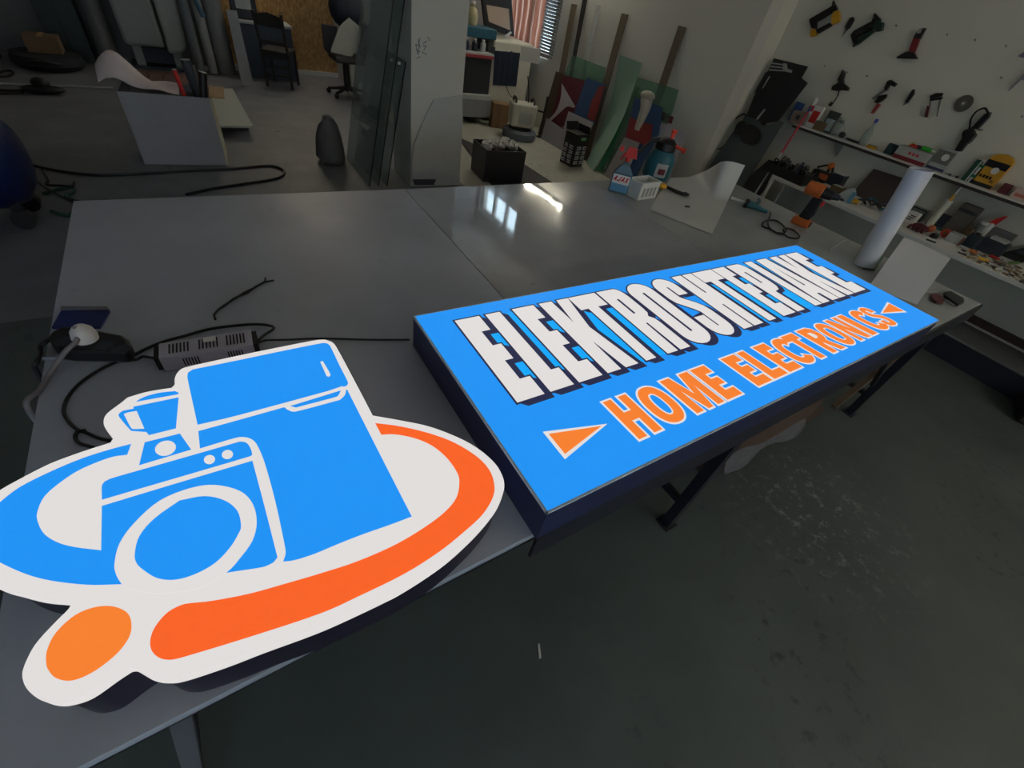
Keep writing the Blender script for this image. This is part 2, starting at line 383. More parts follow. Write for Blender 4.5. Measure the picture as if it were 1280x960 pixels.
fixture('added fluorescent tube behind the camera that brightens the right wall', Matrix.Translation((2.75, FY + .06, 2.7)) @ Matrix.Rotation(-PI / 2, 4, 'Z') @ Matrix.Rotation(-PI / 2, 4, 'Y'), 1.2)  # extra unseen lamp, put in to brighten the right wall
fixture('lit fluorescent tube on the strand board wall at the end of the passage', Matrix.Translation((1.75, YB - .06, 2.75)) @ Matrix.Rotation(PI / 2, 4, 'Z') @ Matrix.Rotation(-PI / 2, 4, 'Y'), 1.0)
# ---------------------------------------------------------------- work table
TZ = .85
def tabmat(name, rgb, r0, r1):
    M = bpy.data.materials.new(name); M.use_nodes = True; MATS[name] = M
    global nt, N, Lk, tc
    nt = M.node_tree; N = nt.nodes.new; Lk = nt.links.new; b = nt.nodes['Principled BSDF']; tc = N('ShaderNodeTexCoord')
    a = ramp(noise(2.2, 6), [(.35, lin(tuple(v * .92 for v in rgb))), (.65, lin(rgb))])
    st = ramp(noise(9, 5, .7), [(.64, (0, 0, 0)), (.74, (.35, .35, .35))])
    gr = N('ShaderNodeRGB'); gr.outputs[0].default_value = (*lin((95, 95, 98)), 1)
    Lk(mixc(st, a, gr.outputs[0]), b.inputs['Base Color'])
    Lk(ramp(noise(3.5, 4), [(.40, (r0,) * 3), (.62, (r1,) * 3)]), b.inputs['Roughness'])
    return M
T1 = tabmat('matt_white_laminate', (176, 179, 192), .34, .42)
T2 = tabmat('glossy_white_laminate', (172, 175, 186), .02, .09)
T3 = tabmat('satin_white_laminate', (176, 180, 184), .16, .26)
tb = thing('work_table', 'long white-topped workbench carrying the two lit signs', 'table', (1.6, 1.3, 0))
yn = lambda x: .3095 + .0026 * (x - .43)
def panel(xa, xb, xc, xd, ya, yb, m_):
    g = .0015
    return MB().prism([(xa + g, yn(xa))] + ([(.43, yn(.43))] if xa < .43 else []) + [(xb - g, yn(xb)), (xc - g, yb), (xd + g, ya)], TZ - .022, TZ).build('table_panel', m_, tb, world=True, bevel=.001)
panel(-.495, .86, .885, -.488, 2.328, 2.322, T1)
panel(.86, 2.215, 2.262, .885, 2.322, 2.345, T2)
panel(2.215, 3.70, 3.74, 2.262, 2.345, 2.36, T3)
DST = mat('dark_painted_steel', (30, 32, 44), .45)
def bar(a, b_, w, h, name, m_, par):
    a = Vector(a); b_ = Vector(b_); d = b_ - a; L = d.length; z = d.normalized()
    x = Vector((1, 0, 0)) if abs(z.x) < .9 else Vector((0, 1, 0)); y = z.cross(x).normalized(); x = y.cross(z)
    M = Matrix(((x.x, y.x, z.x, a.x), (x.y, y.y, z.y, a.y), (x.z, y.z, z.z, a.z), (0, 0, 0, 1)))
    return MB().box((0, 0, L / 2), (w, h, L), M).build(name, m_, par, world=True)
bar((-.42, .345, .79), (3.64, .345, .79), .03, .076, 'frame_rail', DST, tb)
MB().prism([(.432, .296), (3.70, .306), (3.70, .317), (.432, .305)], .745, .849).build('edge_angle', DST, tb, world=True)
bar((-.42, 2.25, .79), (3.64, 2.25, .79), .03, .076, 'frame_rail', DST, tb)
for x in (-.40, .6, 1.46, 2.4, 3.34): bar((x, .35, .79), (x, 2.23, .79), .04, .05, 'cross_rail', DST, tb)
GLEG = mat('grey_painted_steel', (92, 92, 100), .5)
for x, xf in ((-.28, -.455), (1.45, 1.45), (3.34, 3.34)):
    for y in (.35, 2.2):
        w_ = .032 if x < 0 else .045
        l = bar((xf, y, .008), (x, y, .765), w_, w_, 'leg', GLEG if x < 0 else DST, tb)
        f_ = MB().box((xf, y, .004), (.075, .075, .008)).build('foot_plate', DST, tb, world=True)
    bar((xf * .8 + x * .2, .37, .18), (xf * .8 + x * .2, 2.18, .18), .03, .03, 'stretcher', DST, tb)
bar((2.72, .36, .30), (3.33, .38, .60), .03, .03, 'brace', WOOD, tb)
bar((3.10, .345, .36), (2.72, .345, .755), .02, .02, 'brace', DST, tb)
# ---------------------------------------------------------------- lightbox signs
EB = mat('backlit_blue_print', (30, 146, 244), .35, emit=1.0, var=.0)
EC = mat('backlit_cyan_print', (14, 166, 250), .35, emit=1.0, var=.0)
EW = mat('backlit_white_acrylic', (233, 229, 227), .35, emit=.92, var=.0)
EO = mat('backlit_orange_print', (250, 130, 48), .35, emit=.97, var=.0)
EO2 = mat('backlit_deep_orange_print', (252, 100, 38), .35, emit=.97, var=.0)
EN = mat('backlit_navy_print', (42, 45, 78), .35, emit=.85, var=.0)
for m_ in (EB, EC, EW, EO, EO2, EN):      # little of the light is reflected: the prints glow
    b = m_.node_tree.nodes['Principled BSDF']
    for l in list(b.inputs['Base Color'].links): m_.node_tree.links.remove(l)
    b.inputs['Base Color'].default_value = (.02, .02, .02, 1); b.inputs['Specular IOR Level'].default_value = .25
SZ = .97
SX0, SX1, SY0, SY1 = .4235, 2.684, .295, 1.0445
sg = thing('lightbox_sign', 'long blue lit sign box lettered in white and orange', 'sign', ((SX0 + SX1) / 2, (SY0 + SY1) / 2, TZ))
MB().prism([(SX0, SY0), (SX1, SY0), (SX1, SY1), (SX0, SY1)], TZ + .001, SZ - .006).build('sign_cabinet', NAVY, sg, world=True, bevel=.002)
MB().prism([(SX0 + .004, SY0 + .004), (SX1 - .004, SY0 + .004), (SX1 - .004, SY1 - .004), (SX0 + .004, SY1 - .004)], SZ - .006, SZ).build('sign_face', EB, sg, world=True)
RIM = mat('pale_trim_edge', (205, 212, 225), .4)
mb = MB(); e = .004
for q in [(SX0, SY0, SX1, SY0 + e), (SX0, SY1 - e, SX1, SY1), (SX0, SY0, SX0 + e, SY1), (SX1 - e, SY0, SX1, SY1)]:
    mb.box(((q[0] + q[2]) / 2, (q[1] + q[3]) / 2, SZ - .0035), (q[2] - q[0], q[3] - q[1], .0085))
mb.build('sign_rim', RIM, sg, world=True)
def arc(cx, cy, rx, ry, a0, a1, n=10, pw=1.):
    out = []
    for i in range(n + 1):
        a = math.radians(a0 + (a1 - a0) * i / n); c, s = math.cos(a), math.sin(a)
        out.append((cx + rx * math.copysign(abs(c) ** pw, c), cy + ry * math.copysign(abs(s) ** pw, s)))
    return out
Ebold = [(0, 0), (1, 0), (1, .20), (.62, .20), (.62, .42), (.95, .42), (.95, .61), (.62, .61), (.62, .80), (.98, .80), (.98, 1), (0, 1)]
Lb = [(0, 0), (1, 0), (1, .20), (.66, .20), (.66, 1), (0, 1)]
Kb = [(0, 0), (.42, 0), (.42, .36), (.44, .36), (.58, 0), (1, 0), (.74, .55), (1, 1), (.60, 1), (.44, .64), (.42, 1), (0, 1)]
Tb = [(.27, 0), (.63, 0), (.63, .79), (1, .79), (1, 1), (0, 1), (0, .79), (.27, .79)]
Rb = [(0, 0), (.44, 0), (.46, .42), (.54, .42), (.56, 0), (1, 0), (1, .38), (.97, .45), (.84, .5), (.97, .55), (1, .63)] + arc(.72, .84, .28, .16, 0, 90, 5) + [(0, 1)]
Ob = arc(.5, .84, .5, .16, 0, 180, 10) + arc(.5, .16, .5, .16, 180, 360, 10)
Sb = [(.56, .68), (.97, .68)] + arc(.5, .83, .48, .17, 0, 180, 10) + [(.02, .66), (.08, .58), (.25, .51), (.42, .44), (.53, .38), (.53, .16), (.5, .14), (.46, .16), (.46, .33), (.02, .33)] + arc(.5, .17, .48, .17, 180, 360, 10) + [(.98, .36), (.93, .45), (.8, .52), (.58, .6), (.47, .65), (.47, .83), (.5, .85), (.55, .83)]
Hb = [(0, 0), (.46, 0), (.46, .4), (.54, .4), (.54, 0), (1, 0), (1, 1), (.54, 1), (.54, .63), (.46, .63), (.46, 1), (0, 1)]
Pb = [(0, 0), (.48, 0), (.48, .38), (.8, .4), (.95, .46), (1, .56)] + arc(.7, .84, .3, .16, 0, 90, 5) + [(0, 1)]
Ib = [(0, 0), (1, 0), (1, 1), (0, 1)]
Ab = [(0, 0), (.41, 0), (.43, .17), (.57, .17), (.59, 0), (1, 0), (.80, 1), (.24, 1)]
slits = {'R': [(.43, .58), (.52, .58), (.52, .83), (.43, .83)], 'O': [(.45, .17), (.54, .17), (.54, .84), (.45, .84)], 'P': [(.43, .57), (.52, .57), (.52, .82), (.43, .82)], 'A': [(.46, .35), (.545, .35), (.51, .78)]}
G1 = dict(E=Ebold, L=Lb, K=Kb, T=Tb, R=Rb, O=Ob, S=Sb, H=Hb, P=Pb, I=Ib, A=Ab)
line1 = [('E', .535, .624), ('L', .645, .728), ('E', .748, .838), ('K', .860, .990), ('T', .992, 1.119), ('R', 1.129, 1.243), ('O', 1.264, 1.388), ('S', 1.406, 1.532), ('H', 1.558, 1.686),
         ('T', 1.693, 1.828), ('E', 1.835, 1.925), ('P', 1.943, 2.06), ('I', 2.090, 2.146), ('A', 2.155, 2.303), ('K', 2.310, 2.450), ('E', 2.460, 2.574)]
V0, V1 = .598, .980
mb = MB()
for x0, x1 in ((.56, 1.215), (1.60, 2.52)): mb.prism([(x0, V0 + .004), (x1, V0 + .004), (x1, V1 - .012), (x0, V1 - .012)], SZ, SZ + .0004)
mb.build('backlit_ground', EC, sg, world=True)
sh = MB(); ol = MB(); lets = []
for ch, x0, x1 in line1:
    over = .012 if ch in 'OS' else 0
    P = [(x0 + (x1 - x0) * u, V0 - over / 2 + (V1 - V0 + over) * v) for u, v in G1[ch]]
    for k in range(1, 8): sh.prism([(x + .003 * k, y - .003 * k) for x, y in P], SZ, SZ + .0006 + .00004 * k)
    ol.prism(inflate(P, .006), SZ, SZ + .0012)
    lets.append((ch, x0, x1, P))
sh.build('letter_shadow', EN, sg, world=True); ol.build('letter_outline', EN, sg, world=True)
for ch, x0, x1, P in lets:
    l = MB().prism(P, SZ, SZ + .0018).build('white_letter', EW, sg, world=True)
    if ch in slits:
        MB().prism([(x0 + (x1 - x0) * u, V0 + (V1 - V0) * v) for u, v in slits[ch]], SZ, SZ + .0022).build('letter_counter', EN, l, world=True)
E2 = [(0, 0), (1, 0), (1, .23), (.46, .23), (.46, .40), (.88, .40), (.88, .60), (.46, .60), (.46, .77), (.95, .77), (.95, 1), (0, 1)]
L2 = [(0, 0), (1, 0), (1, .22), (.46, .22), (.46, 1), (0, 1)]
H2 = [(0, 0), (.34, 0), (.34, .40), (.66, .40), (.66, 0), (1, 0), (1, 1), (.66, 1), (.66, .62), (.34, .62), (.34, 1), (0, 1)]
O2 = arc(.5, .5, .5, .5, 0, 350, 28, .85)
M2 = [(0, 0), (.24, 0), (.24, .62), (.42, 0), (.58, 0), (.76, .62), (.76, 0), (1, 0), (1, 1), (.68, 1), (.5, .42), (.32, 1), (0, 1)]
N2 = [(0, 0), (.28, 0), (.28, .55), (.68, 0), (1, 0), (1, 1), (.72, 1), (.72, .45), (.32, 1), (0, 1)]
T2g = [(.30, 0), (.70, 0), (.70, .77), (1, .77), (1, 1), (0, 1), (0, .77), (.30, .77)]
R2 = [(0, 0), (.32, 0), (.32, .38), (.40, .38), (.64, 0), (1, 0), (.72, .42), (.90, .53), (.97, .70), (.90, .90), (.68, 1), (0, 1)]
C2 = arc(.55, .5, .55, .5, 38, 322, 22, .85) + [(.70, .30)] + arc(.55, .5, .22, .29, 310, 50, 14, .85)[1:-1] + [(.70, .70)]
S2 = [(.62, .70), (.98, .70), (.96, .85), (.82, .96), (.5, 1), (.18, .96), (.04, .84), (.02, .68), (.1, .56), (.35, .47), (.58, .38), (.66, .30), (.64, .2), (.56, .15), (.45, .15), (.37, .21), (.36, .31), (0, .31), (.02, .14), (.15, .04), (.5, 0), (.82, .04), (.96, .14), (1, .3), (.94, .44), (.75, .53), (.45, .62), (.36, .69), (.37, .79), (.44, .85), (.54, .85), (.61, .80)]
G2 = dict(E=E2, L=L2, H=H2, O=O2, M=M2, N=N2, T=T2g, R=R2, C=C2, S=S2, I=Ib)
line2 = [('H', .766, .853), ('O', .874, .974), ('M', .998, 1.124), ('E', 1.140, 1.214), ('E', 1.300, 1.378), ('L', 1.392, 1.472), ('E', 1.486, 1.562), ('C', 1.576, 1.674), ('T', 1.668, 1.748), ('R', 1.782, 1.878),
         ('O', 1.892, 1.988), ('N', 2.004, 2.092), ('I', 2.110, 2.154), ('C', 2.190, 2.290), ('S', 2.290, 2.368)]
B0, B1 = .363, .507
def sk(x, y): s = (.006 + .026 * (x - .75) / 1.5) / .158; return (x + s * (.507 - y) - .004, y)
ol = MB(); lets = []
for ch, x0, x1 in line2:
    P = [sk(x0 + (x1 - x0) * u, B0 + (B1 - B0) * v) for u, v in G2[ch]]
    ol.prism(inflate(P, .0062), SZ, SZ + .0008); lets.append((ch, x0, x1, P))
ol.build('orange_letter_outline', EW, sg, world=True)
for ch, x0, x1, P in lets:
    l = MB().prism(P, SZ, SZ + .0014).build('orange_letter', EO, sg, world=True)
    q = None
    if ch == 'O': q = arc(.5, .5, .20, .30, 0, 345, 20, .85)
    if ch == 'R': q = [(.34, .58), (.52, .58), (.62, .64), (.63, .72), (.58, .79), (.48, .82), (.34, .82)]
    if q:
        q = [sk(x0 + (x1 - x0) * u, B0 + (B1 - B0) * v) for u, v in q]
        MB().prism(q, SZ, SZ + .0017).build('letter_counter', EW, l, world=True)
        if ch == 'O': MB().prism(inflate(q, -.005), SZ, SZ + .0020).build('letter_counter', EB, l, world=True)
for q, c in (([(.543, .487), (.722, .440), (.545, .394)], (.010)), ([(2.388, .443), (2.566, .488), (2.570, .398)], (.010))):
    MB().prism(q, SZ, SZ + .0008).build('arrow_outline', EW, sg, world=True)
    MB().prism(inflate(q, -.0095), SZ, SZ + .0014).build('orange_arrow', EO, sg, world=True)
# the cut-out logo lightbox
LZ = .97
def lp(pts, z=LZ, smooth=True, corner=38, n=4):
    w = [onz(p, z) for p in pts]
    if smooth: w = cat(w, True, n, corner)
    return [(v.x, v.y) for v in w]
OUT = [(0, 612), (25, 598), (62.5, 579), (103, 564), (137.5, 553), (142, 546.5), (134, 539), (129, 528), (133, 517), (150, 504), (159, 496.5), (181, 490), (203, 486), (214, 484.5), (218, 480), (218, 473), (222, 465), (231, 459), (300, 443.7), (350, 433.5), (394, 425), (406, 424), (416, 428), (422, 436), (444, 477), (466, 519), (500, 525), (537.5, 533), (575, 547.5), (600, 562), (619, 579), (628, 594), (630.5, 606), (628.5, 617), (620, 635), (601, 659), (578, 682), (556, 701), (529, 720), (499, 738.5), (480.5, 748), (436, 769), (392, 788), (326, 812), (280, 829.6), (227, 847), (204, 850), (187, 847), (174, 840), (165, 835), (157.5, 835.4), (141, 846), (108, 868.7), (83, 877.5), (65.5, 878.8), (48, 873.7), (33, 861), (27, 846), (30, 831), (43, 805.7), (65.5, 780.5), (84.4, 761.6), (88, 755), (84.4, 751.5), (50, 748), (17.6, 740), (0, 735), (-22, 724), (-42, 704), (-52, 676), (-45, 648), (-25, 628)]
SW = [(127.5, 632.5), (220, 604.5), (315.6, 576), (331, 634), (345, 689), (347, 696.6), (342, 703), (328, 709), (283, 716), (220, 728), (151.5, 730.3), (109, 731), (62.5, 725.6), (31, 717), (0, 703), (-20, 690), (-30, 668), (-18, 645), (0, 628), (25, 609), (62.5, 590), (103, 573), (137.5, 562), (164, 555), (159, 568.5), (137.5, 572), (103, 585.6), (78, 601), (56, 620), (47, 639), (47, 651), (55, 667), (72, 678), (94, 684), (126.6, 688)]
RING = [(321, 653), (315.6, 676), (300, 698), (283, 716), (250, 735), (200, 742), (160, 736), (151.5, 729), (145, 717), (143.5, 704), (150, 679), (169, 653), (200, 626), (237.5, 610.6), (269, 606.5), (300, 614), (316, 630)]
DRUM = [(301.5, 657.5), (297, 639), (281, 626), (256, 620.6), (225, 626), (194, 648), (175, 670), (169, 692), (171, 704), (180, 713), (197, 723), (219, 725), (244, 718), (269, 704), (287.5, 685), (298, 668)]
TOPW = [(127.5, 624.7), (127.5, 607.5), (131, 602), (141, 597.5), (220, 575), (300, 552), (308, 553.5), (313, 560), (315.6, 568), (312, 570.6)]
FRT = [(234.5, 473), (235, 466), (241, 462), (300, 450), (350, 439.5), (403, 429), (409, 429.5), (413, 433), (424, 456), (435, 478), (433, 482.5), (300, 518.5), (247, 531)]
FRB = [(248, 539), (300, 524.7), (434, 487), (474, 566), (514.7, 645.6), (487.5, 656), (456, 667), (425, 679), (394, 692), (369, 700), (354, 702), (357, 692), (356, 682), (344, 626), (331, 579), (322, 557.5), (315.6, 549.7), (306, 546.5), (294, 547.5), (250, 560.6)]
HW = [(354, 508), (361, 513), (370, 514.5), (425, 500), (431, 494), (433, 486), (428, 483)]
HB = [(363, 508), (370, 509.8), (420, 496.5), (424, 493), (426, 488.5)]
SLOT = [(400.3, 452.5), (403.5, 451.5), (413, 468), (411.5, 471), (408.5, 470.5)]
LID = [(170, 502.3), (175, 499), (184, 495), (200, 491), (219, 489), (224, 491.5), (222, 493)]
JUG = [(167, 508.5), (223.4, 496.8), (220, 535.5), (186, 544), (183, 540), (164, 538.7), (157, 531), (148.4, 520), (150, 516), (154, 513.5), (167, 511)]
HOLE = [(155, 518), (160, 516), (171, 514), (180.6, 536), (168, 536.5), (164, 535)]
BASE = [(181, 553), (225, 542), (239, 562), (174, 581.6)]
SWO = [(469, 529), (500, 533), (537.5, 542), (569, 554), (597, 571.6), (612.5, 589), (618, 607.5), (615.6, 623), (603, 643.4), (581, 664), (550, 689), (506, 717), (447, 746), (400, 767), (312.5, 796), (225, 822.5), (209, 824.7), (197, 821), (189, 811.5), (188.4, 797.5), (195, 782), (209, 766), (225, 757), (238, 754), (266, 751), (312.5, 742), (359, 729), (400, 717), (447, 701.6), (494, 681), (531, 659), (556, 640), (570, 623), (574, 606), (572, 592), (559, 573), (540.6, 557.5), (519, 548), (494, 543), (476.6, 543.4)]
DOT = [(58, 829), (59, 813), (70, 791), (94, 769), (119, 759), (141, 758), (158, 765), (164, 777), (162.5, 794), (150, 813), (131, 830), (109, 844), (87.5, 851), (70, 847.5), (61, 838)]
def el(c, rx, ry, t=0): return [(c[0] + rx * math.cos(a) * math.cos(t) - ry * math.sin(a) * math.sin(t), c[1] + rx * math.cos(a) * math.sin(t) + ry * math.sin(a) * math.cos(t)) for a in [2 * PI * k / 16 for k in range(16)]]
lg = thing('logo_lightbox', 'lit cut-out sign showing a blue fridge, washer and blender with an orange swoosh', 'sign', (.05, .68, TZ))
PO = lp(OUT)
DPU = mat('dark_sign_return', (34, 28, 48), .35)
MB().prism(inflate(PO, -.008), TZ + .001, LZ - .022).build('logo_cabinet', DPU, lg, world=True, smooth=35)
MB().prism(PO, LZ - .022, LZ).build('logo_face', EW, lg, world=True, smooth=35, bevel=.003)
def deco(name, pts, m_, k, par=None, sm=True):
    return MB().prism(lp(pts, LZ, sm), LZ - .001, LZ + .0005 * k).build(name, m_, par or lg, world=True)
wm = deco('washer_body', SW, EB, 1); deco('washer_ring', RING, EW, 2, wm); deco('washer_drum', DRUM, EB, 3, wm)
tw = deco('washer_top', TOPW, EB, 1)
for c in ((262, 574.7), (284.4, 568.4)): deco('washer_knob', el(c, 7, 5.6, -.2), EW, 2, tw)
ft = deco('fridge_top_door', FRT, EB, 1); deco('door_slot', SLOT, EW, 2, ft)
fb = deco('fridge_bottom_door', FRB, EB, 1); deco('door_handle', HW, EW, 2, fb); deco('handle_grip', HB, EB, 3, fb)
deco('blender_lid', LID, EB, 1); jg = deco('blender_jug', JUG, EB, 1); deco('jug_handle_gap', HOLE, EW, 2, jg)
bb = deco('blender_base', BASE, EB, 1, sm=False); deco('blender_dial', el((207, 560.6), 13.2, 9.2, -.25), EW, 2, bb)
deco('orange_swoosh', SWO, EO2, 1); deco('orange_dot', DOT, EO, 1)
# ---------------------------------------------------------------- things on the table
TT = TZ
def T(p, h=0.): return onz(p, TT + h)
def crop(x0, y0, s): return lambda x, y: (x0 + x / s, y0 + y / s)
def cable(name, pts, r, m_, label, cat_, group=None, n=6, extra=()):
    mb = MB(); mb.tube(cat(pts, False, 5), r, n)
    for e_ in extra: mb.tube(cat(e_, False, 5), r, n)
    return tag(mb.build(name, m_, smooth=60), label, cat_, group)
def quadf(q):      # bilinear map of a 4-corner patch
    q = [Vector(v) for v in q]
    return lambda u, v: q[0] * (1 - u) * (1 - v) + q[1] * u * (1 - v) + q[2] * u * v + q[3] * (1 - u) * v
def face_cam(p): return math.atan2(-p[1], -p[0]) + PI / 2      # rotz so that local -y looks at the camera's foot
# blue card
q = [T(p, .008) for p in [(76, 387.6), (137, 387.6), (124.6, 408.6), (63.7, 408.6)]]
t = thing('blue_panel_sample', 'dark blue rectangular sample plate at the left table edge', 'plate', (q[0] + q[2]) / 2 - Vector((0, 0, .008)))
BCARD = mat('dark_blue_gloss', (22, 40, 105), .3)
MB().slab([v - Vector((0, 0, .008)) for v in q], (0, 0, .007)).build('plate_body', BCARD, t, world=True, bevel=.001)
MB().slab([q[0] - Vector((0, 0, .008)), q[1] - Vector((0, 0, .008)), q[1] + Vector((-.005, .016, -.008)), q[0] + Vector((-.0, .016, -.008))], (0, 0, .012)).build('plate_edge', mat('dull_grey_edge', (105, 105, 118), .5), t, world=True)
# power strip with plug
K = crop(40, 370, 7.386)
ps = [T(K(*p), .025) for p in [(172, 420), (205, 375), (300, 318), (430, 325), (600, 352), (860, 400), (915, 440), (930, 490), (905, 550), (850, 560), (360, 548), (265, 535), (205, 490)]]
c = sum(ps, Vector()) / len(ps); c.z = TT
t = thing('power_strip', 'black power strip with one white plug in it', 'power strip', c)
MB().prism([(v.x, v.y) for v in ps], TT + .001, TT + .042).build('strip_body', BLACK, t, world=True, bevel=.008)
for k, p in enumerate([(300, 420), (500, 420), (680, 455), (820, 490)]):
    v = T(K(*p), .042)
    MB().lathe([(.021, 0), (.021, .0015), (.017, .0015), (.017, .0005)], v, 16).build('socket', DARK, t, world=True)
v = T(K(505, 400), .045)
pl = MB(); pl.lathe([(.026, 0), (.028, .012), (.024, .03), (.014, .042), (.004, .046)], v, 16); pl.build('plug', mat('cream_plug', (205, 198, 196), .5), t, world=True, smooth=40)
CAB = mat('grey_cable', (120, 112, 116), .6)
cable('grey_power_cable', [v + Vector((-.005, .0, .045)), T(K(420, 400), .065), T(K(330, 490), .056), T(K(250, 590), .03), T(K(150, 740), .010), T(K(60, 880), .008), (-.508, 1.13, .852), (-.512, 1.12, .70), (-.52, 1.06, .3), (-.53, 1.15, .012), (-.4, 1.3, .012)], .0062, CAB, 'thick grey cable from the white plug down over the left table edge', 'cable', n=8)
cable('pale_power_cord', [T(K(x, y), .005) for x, y in [(70, 580), (200, 572), (400, 580), (600, 590), (780, 600), (860, 590)]], .005, mat('pale_cord', (140, 140, 150), .6), 'short pale cord lying along the front of the power strip', 'cable')
cable('black_strip_cord', [T(K(175, 400), .02), T(K(120, 430), .02), T(K(80, 470), .012), T(K(75, 540), .01), T(K(40, 620), .01), (-.508, 1.28, .852), (-.512, 1.26, .7), (-.52, 1.25, .012), (-.3, 1.1, .012)], .0055, RUB, 'black cord leaving the power strip over the table edge', 'cable')
# LED driver
K = crop(170, 340, 6.737)
HD = .05
q = [T(K(*p), HD) for p in [(190, 602), (965, 482), (985, 612), (188, 726)]]
t = thing('power_supply', 'slotted grey metal power supply between the power strip and the logo sign', 'power supply', Vector(((q[0] + q[2]) / 2).to_2d().to_3d()) + Vector((0, 0, TT)))
PSM = mat('dull_grey_metal', (188, 182, 196), .45)
MB().prism([(v.x, v.y) for v in q], TT + .002, TT + HD).build('housing', PSM, t, world=True, bevel=.002)
fq = quadf(q); SLM = mat('slot_black', (10, 10, 14), .8); up = Vector((0, 0, .0012))
for g0 in (.10, .41, .71):
    for k in range(6):
        u = g0 + k * .038
        MB().slab([fq(u, .18), fq(u + .016, .18), fq(u + .016, .80), fq(u, .80)], up).build('vent_slot', SLM, t, world=True)
MB().slab([fq(.46, .12), fq(.60, .12), fq(.60, .42), fq(.46, .42)], up * 1.6).build('rating_label', PAPER, t, world=True)
a, b_ = q[3], q[2]; dn = Vector((0, 0, -1)); out = (b_ - a).cross(dn).normalized()
if out.y > 0: out = -out
for g0 in (.22, .70):
    for k in range(6):
        u = g0 + k * .03; p0 = a.lerp(b_, u); p1 = a.lerp(b_, u + .013)
        MB().slab([p0 + dn * .012, p1 + dn * .012, p1 + dn * .038, p0 + dn * .038], out * .001).build('vent_slot', SLM, t, world=True)
for u in (0, 1):
    s = 1 if u else -1; ax = (q[1] - q[0]).normalized() * s
    p = [fq(u, .08), fq(u, .92)]
    MB().slab([p[0] + dn * .004, p[1] + dn * .004, p[1] + dn * .044, p[0] + dn * .044], ax * .012).build('end_cap', BLACK, t, world=True)
e1 = fq(1, .5) + (q[1] - q[0]).normalized() * .012 - Vector((0, 0, .025)); e0 = fq(0, .5) - (q[1] - q[0]).normalized() * .012 - Vector((0, 0, .025))
cable('black_supply_lead', [fq(1, .4) + (q[1] - q[0]).normalized() * .012 - Vector((0, 0, .022)), T(K(1080, 530), .02), T(K(1160, 475), .012), T(K(1120, 450), .01), T(K(1000, 440), .008), T(K(800, 455), .008), T(K(600, 485), .008), T(K(400, 540), .008), T(K(250, 580), .008), T(K(100, 640), .006), T(K(0, 690), .006), T((155, 449), .005)], .0042, RUB, 'black lead arching behind the power supply', 'cable')
cable('sign_feed_wire', [e1, T(K(1100, 575), .012), T(K(1280, 570), .005), T((400, 423), .005), T((460, 424.5), .005), T((512, 424.5), .005)], .0032, RUB, 'thin black wire running from the power supply to the long sign', 'cable')
cable('driver_wire_pair', [e0, T(K(60, 712), .01), T(K(0, 738), .005), T((150, 451), .004), T((125, 462), .004), T((100, 479), .004), T((84, 498), .004), T((80, 515), .004), T((86, 527), .004), T((97, 537), .004), T((108, 541), .006), T((125, 548), .004), T((143, 551.5), .004)], .004, RUB, 'black cable looping from the power supply to the logo sign', 'cable',
      extra=[[T((106, 538), .012), T((97, 540), .006), T((94, 547), .004), T((100, 554), .004), T((116, 559), .004)]])
cable('twisted_wire_offcut', [T(K(*p), .004) for p in [(668, 400), (660, 360), (690, 320), (740, 280), (830, 225), (900, 180), (1000, 130), (1085, 85), (1160, 70)]], .003, RUB, 'loose twisted black wire offcut on the bare table', 'wire',
      extra=[[T(K(*p), .007) for p in [(655, 365), (695, 315), (745, 283), (832, 218), (930, 178), (1000, 128), (1078, 82), (1088, 50)]]])
# spray bottle
def label_text(par, word, x0, x1, z0, z1, y, m_, glyphs):
    n = len(word); w = (x1 - x0) / n; mb = MB()
    for k, ch in enumerate(word):
        P = [(x0 + w * (k + .06 + .88 * u) + (v - .5) * .012, z0 + (z1 - z0) * v) for u, v in glyphs[ch]]
        mb.slab([(x, y, z) for x, z in P], (0, -.0006, 0))
    return mb.build('brand_lettering', m_, par)
GX = dict(G2, A=[(0, 0), (.32, 0), (.38, .22), (.62, .22), (.68, 0), (1, 0), (.68, 1), (.32, 1)], J=[(0, .28), (0, .1), (.15, 0), (.8, 0), (.95, .12), (.95, 1), (.6, 1), (.6, .24), (.34, .24), (.34, .32)],
          X=[(0, 0), (.34, 0), (.5, .32), (.66, 0), (1, 0), (.7, .5), (1, 1), (.66, 1), (.5, .70), (.34, 1), (0, 1), (.3, .5)])
b0 = T((771.5, 240)); r = face_cam(b0); s = mpp(b0); hh = ony((787, 184), b0.y).z - TT
t = thing('spray_bottle', 'clear spray bottle with a red trigger and a blue and white label', 'bottle', b0, r)
PET = mat('clear_blue_liquid', (120, 150, 172), .1, spec=.6, alpha=.7)
hb = hh * .70; w = s * 24
mb = MB(); mb.frus((0, 0), (w, .07), (w, .07), .001, hb * .62); mb.frus((0, 0), (w, .07), (w * .34, .035), hb * .62, hb * .92); mb.frus((0, 0), (w * .34, .035), (w * .22, .03), hb * .92, hb); mb.build('bottle_body', PET, t, bevel=.01)
MB().box((0, -.0365, hb * .34), (w * .86, .002, hb * .52)).build('white_label', PAPER, t)
MB().box((0, -.038, hb * .20), (w * .86, .002, hb * .24)).build('blue_label_band', mat('label_blue', (95, 150, 190), .5), t)
label_text(t, 'AJAX', -w * .38, w * .38, hb * .40, hb * .56, -.0376, mat('label_red', (200, 30, 40), .5), GX)
